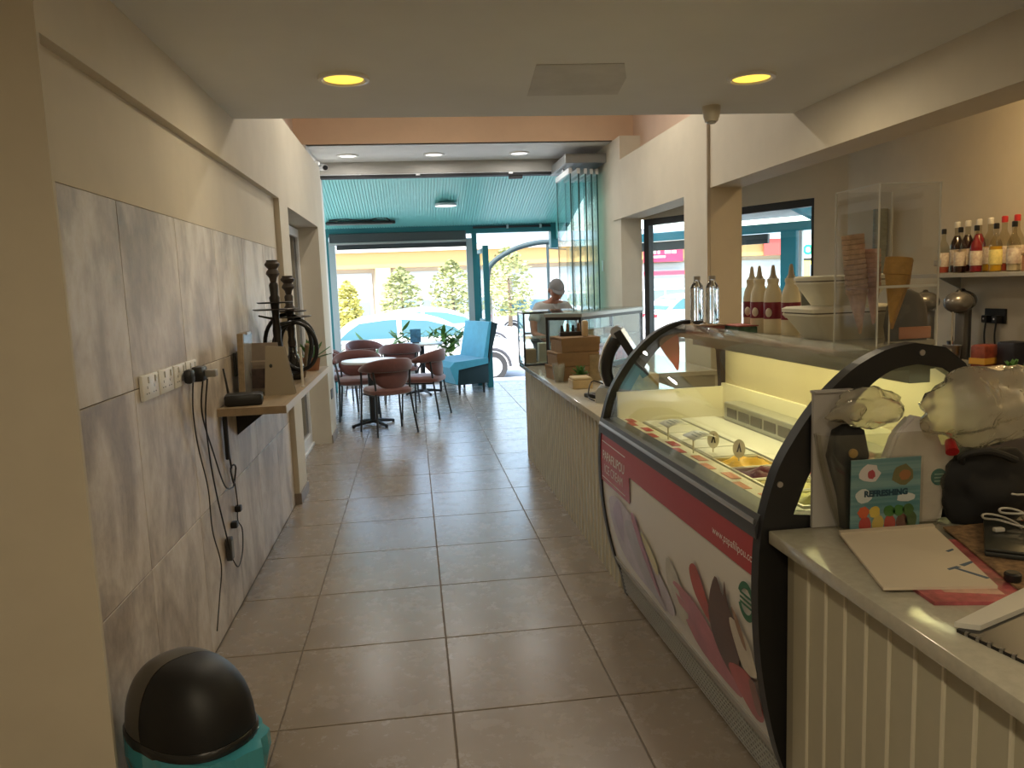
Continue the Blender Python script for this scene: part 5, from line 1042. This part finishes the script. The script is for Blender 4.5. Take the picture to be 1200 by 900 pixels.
tube(b, [(1.20, 13, -.45)]+smoothpts(P, 5)+[(3.45, 13, -.45)], .045, 10); obj('arch_tube', b, mat('arch_teal', (.025, .05, .055), .65), t, 'all'); b = bmn(); cyl(b, (2.30, 13, -.45), (2.30, 13, 2.16), .024, n=10); obj('middle_post', b, MT['arch_teal'], t, True); b = bmn(); cyl(b, (2.30, 13, 2.10), (3.1, 13, 2.02), .014, n=8); obj('cross_rail', b, MT['arch_teal'], t, True)
# second pergola seen through the bar windows
p0, p1 = Vector((2.45, 11.65, 0)), Vector((7.2, 6.25, 0)); dv = p1-p0; LP = dv.length; ap = math.atan2(dv.y, dv.x)
t = thing('side_pergola', 'blue-green pergola outside the bar windows', 'pergola', (p0.x, p0.y, 0), ap)
blu = mat('blue_green_paint', (.02, .23, .30), .45)
b = bmn(); box(b, 0, LP, -.06, .06, 2.03, 2.14); obj('front_beam', b, blu, t, local=True)
sp_ = (Vector((4.52, 9.0, 0))-p0).dot(dv.normalized())
for s in (sp_-.12, sp_+2.9): b = bmn(); box(b, s, s+.19, -.07, .07, -.45, 2.03); obj('post', b, blu, t, local=True); b = bmn(); box(b, s+.21, s+.25, -.03, .03, -.45, 2.03); obj('side_channel', b, alu, t, local=True)
for s in (2.6, 3.6, 4.6, 5.9): b = bmn(); prism(b, [(-.05, 2.14), (-1.9, 2.42), (-1.9, 2.52), (-.05, 2.26)], s, s+.08, 'x'); obj('rafter', b, blu, t, local=True)
b = bmn(); prism(b, [(.2, 2.22), (-2.0, 2.54), (-2.0, 2.60), (.2, 2.28)], 2.5, LP, 'x'); obj('roof_panel', b, mat('roof_grey', (.42, .46, .46), .5), t, local=True)
b = bmn(); box(b, .1, sp_-.3, -.03, .03, 1.90, 2.02); obj('rolled_blind', b, mat('blind_dark', (0, 0, 0)), t, local=True)
t = thing('ventilation_duct', 'silver flexible duct under the side pergola roof', 'duct', (4.1, 8.6, 2.2), ap)
b = bmn(); tube(b, [(-.5+.04*k, -.55, .10+.10*sin(k*.1)) for k in range(45)], [.075+.008*(k % 2) for k in range(45)], 12); obj('duct', b, mat('duct_foil', (.6, .6, .6), .35, .8), t, 'all', True)

# ================================================================== STREET
GZ = -.45
asph = mat('pale_asphalt', (.42, .41, .39), .9, var=.08, scale=3)
b = bmn(); box(b, -60, 80, 11.95, 80, GZ-.2, GZ); struct('street_ground', b, asph, 'pale sunlit parking street in front of the terrace')
b = bmn(); box(b, -60, -3.2, -20, 11.95, GZ-.2, GZ); box(b, 5.2, 80, -20, 11.95, GZ-.2, GZ); struct('street_side', b, asph, 'pale pavement at the sides of the building')
b = bmn(); box(b, .96, 5.2, 11.95, 13.6, GZ, -.12); box(b, -3.2, 5.2, 11.95, 12.25, GZ, -.02); struct('terrace_step', b, mat('pale_paving', (.55, .53, .50), .8, var=.06, scale=4), 'pale step and ramp at the edge of the terrace')
b = bmn(); box(b, -60, 80, 27.5, 37.5, GZ, GZ+.15); struct('pavement_far', b, mat('far_paving', (.60, .56, .5), .9), 'raised pavement across the street')
# low building across the street
t = thing('shop_building', 'long low cream shop building across the street', 'building', (4, 38, GZ))
yel = mat('facade_cream', (.48, .36, .18), .8); yel2 = mat('facade_yellow', (.40, .25, .10), .8); pale = mat('facade_pale', (.44, .39, .31), .8)
b = bmn(); box(b, -30, 45, 38.0, 46, GZ, 3.5); obj('wall', b, pale, t)
b = bmn(); box(b, -30, 45, 37.5, 38.0, 2.55, 3.3); obj('fascia', b, yel2, t)
b = bmn(); box(b, -30, 45, 37.3, 38.2, 3.3, 3.55); obj('cornice', b, mat('cornice_white', (.85, .82, .75), .8), t)
b = bmn(); box(b, -31, 46, 37.0, 47, 3.55, 4.0); obj('roof_edge', b, mat('roof_blue_grey', (.26, .32, .36), .7), t)
b = bmn(); box(b, -1.55, -.95, 37.2, 38, 3.55, 4.1); obj('roof_pier', b, MT['cornice_white'], t)
b = bmn(); box(b, -.35, .35, -.3, .3, 0, 3.0); col_me = mesh(b, yel, False, 'column')
for x in (-12.4, -6.8, -1.3, 4.3, 9.9, 15.4, 21.0, 26.6): inst('column', col_me, t, (x, 37.62, GZ))
sh = mat('shutter_grey', (.33, .36, .38), .6); glz = mat('shop_glass', (.16, .22, .24), .15); dfr = mat('door_white', (.52, .54, .54), .5)
for x in (-9.6, -4.05, 1.5, 7.1, 12.65, 18.2, 23.8):
    b = bmn(); box(b, x-2.2, x+2.2, 37.9, 38.0, 1.1, 2.35); s_ = obj('shutter', b, sh, t)
    for k in range(5): b = bmn(); box(b, x-2.2, x+2.2, 37.885, 37.9, 1.15+.24*k, 1.33+.24*k); obj('shutter_slat', b, sh, s_)
    b = bmn(); box(b, x-2.2, x+2.2, 37.9, 38.0, GZ+.1, 1.1); w_ = obj('shop_window', b, dfr, t)
    for k in range(4): b = bmn(); box(b, x-2.1+1.07*k, x-1.15+1.07*k, 37.87, 37.9, GZ+.25, 1.0); obj('pane', b, glz, w_)
def sign(label, x0, x1, z0, z1, c_, y=37.45):
    t = thing('shop_sign', label, 'sign', ((x0+x1)/2, y, z0)); b = bmn(); box(b, x0, x1, y-.06, y, z0, z1); p = obj('panel', b, mat('sign_'+label[:10], c_, .5), t); return t, p
sg, p = sign('crimson shop sign seen through the left bar window', 11.4, 13.4, 2.40, 3.25, (.62, .02, .08))
for i, w in enumerate((.28, .10, .30, .22)): b = bmn(); box(b, 11.75+.36*i, 11.75+.36*i+w, 37.37, 37.39, 2.80, 2.95); obj('blurred_letters', b, dfr, p)
b = bmn(); box(b, 11.9, 12.5, 37.37, 37.39, 2.6, 2.7); obj('blurred_letters', b, dfr, p)
sg, p = sign('red strip sign below the crimson shop sign', 11.4, 13.5, 1.75, 1.95, (.60, .04, .08))
sg, p = sign('orange red shop sign seen through the right bar window', 17.55, 18.9, 2.55, 3.35, (.70, .06, .05), 37.3)
sg, p = sign('white shop sign with green rounded letters', 19.3, 22.4, 2.35, 3.3, (.75, .74, .66), 37.3)
me = text_mesh('oo', 1.05, mat('green_letter', (.01, .34, .18), .5), .02)
for v in me.vertices: v.co = (20.15+v.co.x, 37.2, 2.84+v.co.y)
obj('lettering', me, None, p)
sg, p = sign('yellow panel below the green lettered sign', 19.6, 22.4, 1.0, 2.2, (.78, .60, .12), 37.35)
b = bmn(); box(b, 20.0, 21.0, 37.25, 37.29, 1.2, 2.0); obj('pane', b, glz, p)
# trees
def tree(label, x, y, h, r, seed, c_):
    t = thing('street_tree', label, 'tree', (x, y, GZ+.0)); rd = random.Random(seed)
    b = bmn(); tube(b, [(0, 0, 0), (.05, .02, h*.3), (.0, .0, h*.7)], [.09, .07, .03], 8); obj('trunk', b, mat('bark', (.16, .12, .08), .9), t, True, True)
    b = bmn()
    for k in range(1100):
        z = rd.random(); rad = r*.8*(sin(pi*min(1, .15+z*.85))**.7)*rd.random()**.45; a = rd.uniform(0, 2*pi)
        p = Vector((rad*cos(a), rad*sin(a), h*(.28+.72*z))); d = Vector((rd.gauss(0, 1), rd.gauss(0, 1), rd.gauss(0, 1))).normalized(); u, v = frame(d); s = rd.uniform(.06, .12)
        b.faces.new([b.verts.new(p+u*s), b.verts.new(p+v*s*.5), b.verts.new(p-u*s), b.verts.new(p-v*s*.5)])
    o = obj('foliage', b, c_, t, local=True); o['kind'] = 'stuff'
lv = mat('tree_leaf', (.30, .32, .13), .7, var=.3, scale=2); lv2 = mat('tree_leaf_yellow', (.44, .40, .10), .7, var=.3, scale=2)
tree('bushy street tree behind the white car on the left', -.35, 26.5, 2.7, .95, 1, lv); tree('bushy street tree near the pergola post', 1.35, 26.5, 2.9, 1.0, 2, lv); tree('tall street tree right of the open door leaf', 3.35, 27, 3.3, 1.25, 3, lv); tree('small yellowish tree at the far left edge of the opening', -2.1, 26, 2.3, .6, 4, lv2); tree('low shrub outside the bar window', 10.2, 27, 1.3, .9, 5, lv)
# cars
def car(label, x, y, rz, c_, L=4.3, H=1.46, Wd=1.72, suv=False):
    t = thing('parked_car', label, 'car', (x, y, GZ), rz); pm = mat('car_paint_'+label[:9], c_, .25, coat=.6)
    zb = H*.655
    b = bmn(); P = [(-L/2, .35), (-L/2+.03, .62), (-L/2+.12, zb-.05), (-L*.30, zb), (L*.18, zb), (L*.30, zb-.04), (L*.42, zb-.13), (L/2-.03, zb-.27), (L/2, .40), (L/2-.06, .22), (-L/2+.06, .22)]
    prism(b, P, -Wd/2, Wd/2); bmesh.ops.bevel(b, geom=b.edges[:], offset=.05, segments=2, affect='EDGES'); obj('body', b, pm, t, True, True)
    gx0, gx1, rx0, rx1 = (-L*.44, L*.25, -L*.27 if not suv else -L*.38, L*.03); w0, w1 = Wd/2-.04, Wd/2-.17
    wy = lambda z: w0-(w0-w1)*(z-zb)/(H-zb)
    prof_ = [(p.x, p.z) for p in smoothpts([(gx0, 0, zb-.03), (gx0+(rx0-gx0)*.55, 0, zb+(H-zb)*.62), (rx0, 0, H-.06), ((rx0+rx1)/2, 0, H), (rx1, 0, H-.05), (rx1+(gx1-rx1)*.5, 0, zb+(H-zb)*.5), (gx1, 0, zb-.03)], 4)]
    b = bmn(); A = [b.verts.new((x_, -wy(z_), z_)) for x_, z_ in prof_]; B = [b.verts.new((x_, wy(z_), z_)) for x_, z_ in prof_]
    for i in range(len(A)-1): b.faces.new((A[i], A[i+1], B[i+1], B[i]))
    b.faces.new(A[::-1]); b.faces.new(B); obj('cabin', b, pm, t, True, True)
    gm_ = mat('car_glass', (.06, .15, .18), .08); zt_ = H-.13; xm = (rx0+rx1)/2
    def xa_(z_, front):
        pts_ = [p for p in prof_ if (p[0] > xm) == front]; pts_.sort(key=lambda p: p[1])
        for p, q in zip(pts_[:-1], pts_[1:]):
            if p[1] <= z_ <= q[1]: return p[0]+(q[0]-p[0])*(z_-p[1])/max(1e-6, q[1]-p[1])
        return pts_[-1][0]
    z0_ = zb+.04; zm_ = (z0_+zt_)/2
    for s in (-1, 1):
        for poly in ([(xa_(z0_, False)+.10, z0_), (xa_(zm_, False)+.10, zm_), (xa_(zt_, False)+.09, zt_-.02), (xm-.25, zt_+.03), (xm-.05, zt_+.03), (xm-.05, z0_)], [(xm+.05, z0_), (xm+.05, zt_+.03), (rx1-.05, zt_-.02), (xa_(zm_, True)-.10, zm_), (xa_(z0_, True)-.14, z0_)]):
            b = bmn(); f1 = [b.verts.new((x_, s*(wy(z_)+.008), z_)) for x_, z_ in poly]; f2 = [b.verts.new((x_, s*(wy(z_)-.01), z_)) for x_, z_ in poly]
            skin_rings(b, [f2, f1]); obj('side_window', b, gm_, t, local=True)
    for front in (True, False):
        b = bmn(); k_ = .02 if front else -.02
        q0 = [(xa_(z_, front)+k_, s*(wy(z_)-.10), z_) for z_, s in ((z0_, -1), (z0_, 1), (zt_, 1), (zt_, -1))]; q1 = [(x_-2*k_, y_, z_) for x_, y_, z_ in q0]
        skin_rings(b, [[b.verts.new(p) for p in q1], [b.verts.new(p) for p in q0]]); obj('windscreen', b, gm_, t, local=True)
    for s in (-1, 1):
        for xw in (-L*.31, L*.31):
            b = bmn(); cyl(b, (xw, s*(Wd/2-.19), .31), (xw, s*(Wd/2+.005), .31), .31, n=24); w_ = obj('wheel', b, mat('tyre', (.03, .03, .03), .8), t, True, True)
            b = bmn(); cyl(b, (xw, s*(Wd/2), .31), (xw, s*(Wd/2+.012), .31), .20, n=20); obj('rim', b, mat('rim_silver', (.5, .5, .5), .3, .6), w_, True, True)
            b = bmn(); tube(b, [(xw+.37*cos(a), s*(Wd/2+.0), .31+.37*sin(a)) for a in [pi*k/12 for k in range(13)]], .035, 6); obj('wheel_arch', b, mat('arch_dark', (.05, .05, .055), .6), t, True, True)
        b = bmn(); ell(b, (L*.20, s*(Wd/2+.05), zb+.02), (.09, .07, .06)); obj('mirror', b, pm, t, True, True)
        b = bmn(); box(b, -L/2-.01, -L/2+.12, s*Wd/2*.62-.14*(s > 0)-.0, s*Wd/2*.62+.14, zb-.20, zb-.10, .01); obj('tail_light', b, mat('tail_red', (.45, .02, .03), .3), t, True, True)
        b = bmn(); box(b, L/2-.16, L/2-.0, s*Wd/2*.7-.14, s*Wd/2*.7+.14, zb-.32, zb-.20, .02); obj('head_light', b, mat('head_lamp', (.7, .72, .74), .1), t, True, True)
car('white hatchback parked nearest the terrace', .15, 16.4, R(6), (.62, .62, .62)); car('silver saloon parked behind the white hatchback', .75, 22.0, R(4), (.62, .68, .72), 4.5, 1.44)
car('pale blue car at the far left of the opening', -3.75, 19.0, R(-10), (.50, .66, .76), 4.2, 1.45); car('white sports utility car right of the door leaf', 5.0, 29.0, R(0), (.82, .82, .82), 4.5, 1.55, 1.8, True); car('white car seen through the left bar window', 9.6, 24.5, R(8), (.80, .80, .82), 4.3, 1.5)
# leafy plants at the terrace edge
lg = mat('bamboo_leaf', (.14, .26, .045), .5, var=.35, scale=6)
b = bmn()
prism(b, [(0, 0), (.017, .05), (.020, .10), (.012, .17), (0, .22), (-.012, .17), (-.020, .10), (-.017, .05)], -.0015, .0015); bl_me = mesh(b, lg, False, 'leaf')
pot_m = mat('planter_white', (.6, .58, .54), .6)
def leafy(label, x, y, h, n, seed, spread=.28):
    t = thing('terrace_plant', label, 'plant', (x, 12.1, -.02)); rd = random.Random(seed)
    b = bmn(); lathe(b, [(.12, 0), (.16, .30), (.15, .30), (.14, .27), (.001, .27)], 20); obj('planter', b, pot_m, t, True, True)
    for s in range(4):
        a = s*1.7+seed; tip = Vector((spread*cos(a), spread*.6*sin(a), h*rd.uniform(.75, 1)))
        pts = [Vector((.03*cos(a), .03*sin(a), .27)), Vector((tip.x*.35, tip.y*.35, h*.6)), tip]; sp = smoothpts(pts, 6)
        b = bmn(); tube(b, sp, .006, 6); obj('stem', b, mat('stem_green', (.16, .18, .05), .6), t, True, True)
        for k in range(n):
            p = sp[int(rd.uniform(.35, 1)*(len(sp)-1))]; o = bpy.data.objects.new('leaf', bl_me); C.objects.link(o); o.parent = t; o.location = p
            o.rotation_euler = (R(rd.uniform(50, 130)), 0, rd.uniform(0, 2*pi)); k_ = rd.uniform(.9, 1.5); o.scale = (k_*1.3, 1, k_)
leafy('tall leafy plant between the far table and the bench', .50, 11.55, 1.05, 24, 1); leafy('leafy plant behind the menu stand', -.10, 11.52, .92, 18, 2, .2); leafy('low leafy plant behind the left terrace chairs', -.70, 11.5, .85, 16, 3, .22); leafy('small leafy plant at the foot of the left pergola post', -1.22, 11.5, .9, 6, 5, .12)

# ================================================================== PERSON behind the far display
def skin_body(name, verts, edges, m, parent, sub=2, root=0):
    me = bpy.data.meshes.new(name); me.from_pydata([v[0] for v in verts], edges, []); me.materials.append(m)
    o = bpy.data.objects.new(name, me); C.objects.link(o); o.parent = parent
    md = o.modifiers.new('skin', 'SKIN'); md.use_smooth_shade = True
    if not me.skin_vertices: 
        bpy.context.view_layer.objects.active = o
    for i, v in enumerate(verts):
        me.skin_vertices[0].data[i].radius = v[1] if isinstance(v[1], tuple) else (v[1], v[1])
    me.skin_vertices[0].data[root].use_root = True
    s = o.modifiers.new('sub', 'SUBSURF'); s.levels = sub; s.render_levels = sub
    return o
pt = thing('person', 'person in grey cap and pale polo shirt bending behind the glass case', 'person', (1.515, 8.45, 0), R(12))
skin_m = mat('skin', (.36, .16, .10), .5); shirt_m = mat('polo_shirt', (.46, .46, .45), .8, var=.06, scale=12); trous_m = mat('trousers', (.06, .065, .08), .8); cap_m = mat('cap_grey', (.20, .20, .21), .8); hair_m = mat('hair_grey', (.25, .24, .23), .8)
# facing -y, leaning forward
BV = [((0, .10, .93), (.15, .11)), ((0, .08, 1.02), (.15, .11)), ((0, .03, 1.13), (.165, .115)), ((0, -.03, 1.24), (.15, .10)), ((0, -.07, 1.30), (.06, .06)), ((0, -.115, 1.35), (.052, .055)),
      ((.15, -.03, 1.235), (.062, .06)), ((.235, -.05, 1.11), .048), ((.26, -.13, .96), .038), ((.20, -.30, .93), .030), ((.185, -.35, .925), (.034, .02)),
      ((-.15, -.03, 1.235), (.062, .06)), ((-.235, -.05, 1.11), .048), ((-.26, -.13, .96), .038), ((-.20, -.30, .93), .030), ((-.185, -.35, .925), (.034, .02)),
      ((.09, .10, .86), .085), ((.10, .07, .48), .058), ((.10, .12, .09), .042), ((.11, .0, .035), (.04, .03)), ((.115, -.09, .025), (.035, .02)),
      ((-.09, .10, .86), .085), ((-.10, .07, .48), .058), ((-.10, .12, .09), .042), ((-.11, .0, .035), (.04, .03)), ((-.115, -.09, .025), (.035, .02))]
BE = [(0, 1), (1, 2), (2, 3), (3, 4), (4, 5), (3, 6), (6, 7), (7, 8), (8, 9), (9, 10), (3, 11), (11, 12), (12, 13), (13, 14), (14, 15), (0, 16), (16, 17), (17, 18), (18, 19), (19, 20), (0, 21), (21, 22), (22, 23), (23, 24), (24, 25)]
for sgn, w in ((1, 10), (-1, 15)):      # five fingers per hand, rooted in the palm
    for fi, (dx, ln) in enumerate(((-.024, .05), (-.009, .066), (.006, .07), (.02, .062))):
        i0 = len(BV); px = sgn*.185+dx
        BV += [((px, -.385, .922), .0085), ((px, -.385-ln*.6, .915), .0075), ((px, -.385-ln, .90), .0065)]; BE += [(w, i0), (i0, i0+1), (i0+1, i0+2)]
    i0 = len(BV); BV += [((sgn*.185-sgn*.04, -.36, .918), .0095), ((sgn*.185-sgn*.058, -.392, .91), .008)]; BE += [(w, i0), (i0, i0+1)]
body = skin_body('body', BV, BE, skin_m, pt)
SV = [((0, .10, .90), (.172, .13)), ((0, .08, 1.02), (.17, .13)), ((0, .03, 1.13), (.18, .13)), ((0, -.03, 1.24), (.16, .112)), ((0, -.055, 1.285), (.082, .076)), ((.155, -.03, 1.235), (.078, .075)), ((.225, -.048, 1.13), .070), ((.242, -.065, 1.08), .066), ((-.155, -.03, 1.235), (.078, .075)), ((-.225, -.048, 1.13), .070), ((-.242, -.065, 1.08), .066)]
sh_ = skin_body('polo_shirt', SV, [(0, 1), (1, 2), (2, 3), (3, 4), (3, 5), (5, 6), (6, 7), (3, 8), (8, 9), (9, 10)], shirt_m, pt)
TV = [((0, .10, .93), (.165, .125)), ((.09, .10, .84), .10), ((.10, .07, .48), .075), ((.10, .12, .10), .06), ((-.09, .10, .84), .10), ((-.10, .07, .48), .075), ((-.10, .12, .10), .06)]
skin_body('trousers', TV, [(0, 1), (1, 2), (2, 3), (0, 4), (4, 5), (5, 6)], trous_m, pt)
# head: one mesh with nose, ears, chin; tilted down
b = bmn()
for v in ell(b, (0, 0, 0), (.076, .095, .115), 28, 20):
    x, y, z = v.co
    if z < -.02: v.co.x *= 1-.30*(-z-.02)/.095; v.co.y = y*(1-.10*(-z)/.11) - (.012 if y < 0 else 0)
    if y < -.05 and abs(x) < .020 and -.045 < z < .012: v.co.y -= .020*(1-abs(x)/.020)*(1-(z+.045)/.075)
    if y < -.04 and .015 < abs(x) < .05 and .0 < z < .025: v.co.y += .008
    if y < -.05 and abs(x) < .03 and -.075 < z < -.055: v.co.y -= .005
for s in (-1, 1): ell(b, (s*.078, .012, -.002), (.010, .022, .032), 10, 8)
hd = obj('head', b, skin_m, pt, 'all', True); hd.location = (0, -.165, 1.425); hd.rotation_euler = (R(24), 0, R(-6))
for s in (-1, 1): b = bmn(); ell(b, (s*.030, -.084, .012), (.012, .008, .006), 10, 8); obj('eye', b, mat('eye_dark', (.03, .02, .02), .3), hd, True, True)
b = bmn(); ell(b, (0, -.090, -.062), (.022, .006, .006), 10, 8); obj('mouth', b, mat('lips', (.28, .09, .07), .5), hd, True, True)
b = bmn()
ell(b, (0, .012, .0), (.080, .092, .10), 24, 14); bmesh.ops.bisect_plane(b, geom=b.verts[:]+b.edges[:]+b.faces[:], plane_co=(0, .02, -.03), plane_no=(0, .85, .5), clear_inner=True); obj('hair', b, hair_m, hd, 'all', True)
b = bmn(); ell(b, (0, .004, .022), (.085, .104, .106), 26, 16); bmesh.ops.bisect_plane(b, geom=b.verts[:]+b.edges[:]+b.faces[:], plane_co=(0, 0, .035), plane_no=(0, 0, 1), clear_inner=True); cp = obj('cap', b, cap_m, hd, 'all', True)
b = bmn(); G = [[(.075*sin(a)*(1+k*.02), -.085*cos(a)-.012-.075*k*cos(a), .042-.018*k) for a in [R(-62+124*i/12) for i in range(13)]] for k in (0, 1)]
vs = [[b.verts.new(p) for p in r_] for r_ in G]
for i in range(12): b.faces.new((vs[0][i], vs[0][i+1], vs[1][i+1], vs[1][i]))
o = obj('cap_peak', b, cap_m, cp, True, True); md = o.modifiers.new('s', 'SOLIDIFY'); md.thickness = .004
b = bmn(); prism(b, [(-.05, 0), (0, -.085), (.05, 0), (.03, .012), (0, -.04), (-.03, .012)], -.004, .004); o = obj('collar', b, shirt_m, sh_, local=True); o.location = (0, -.135, 1.275); o.rotation_euler = (R(-30), 0, 0)
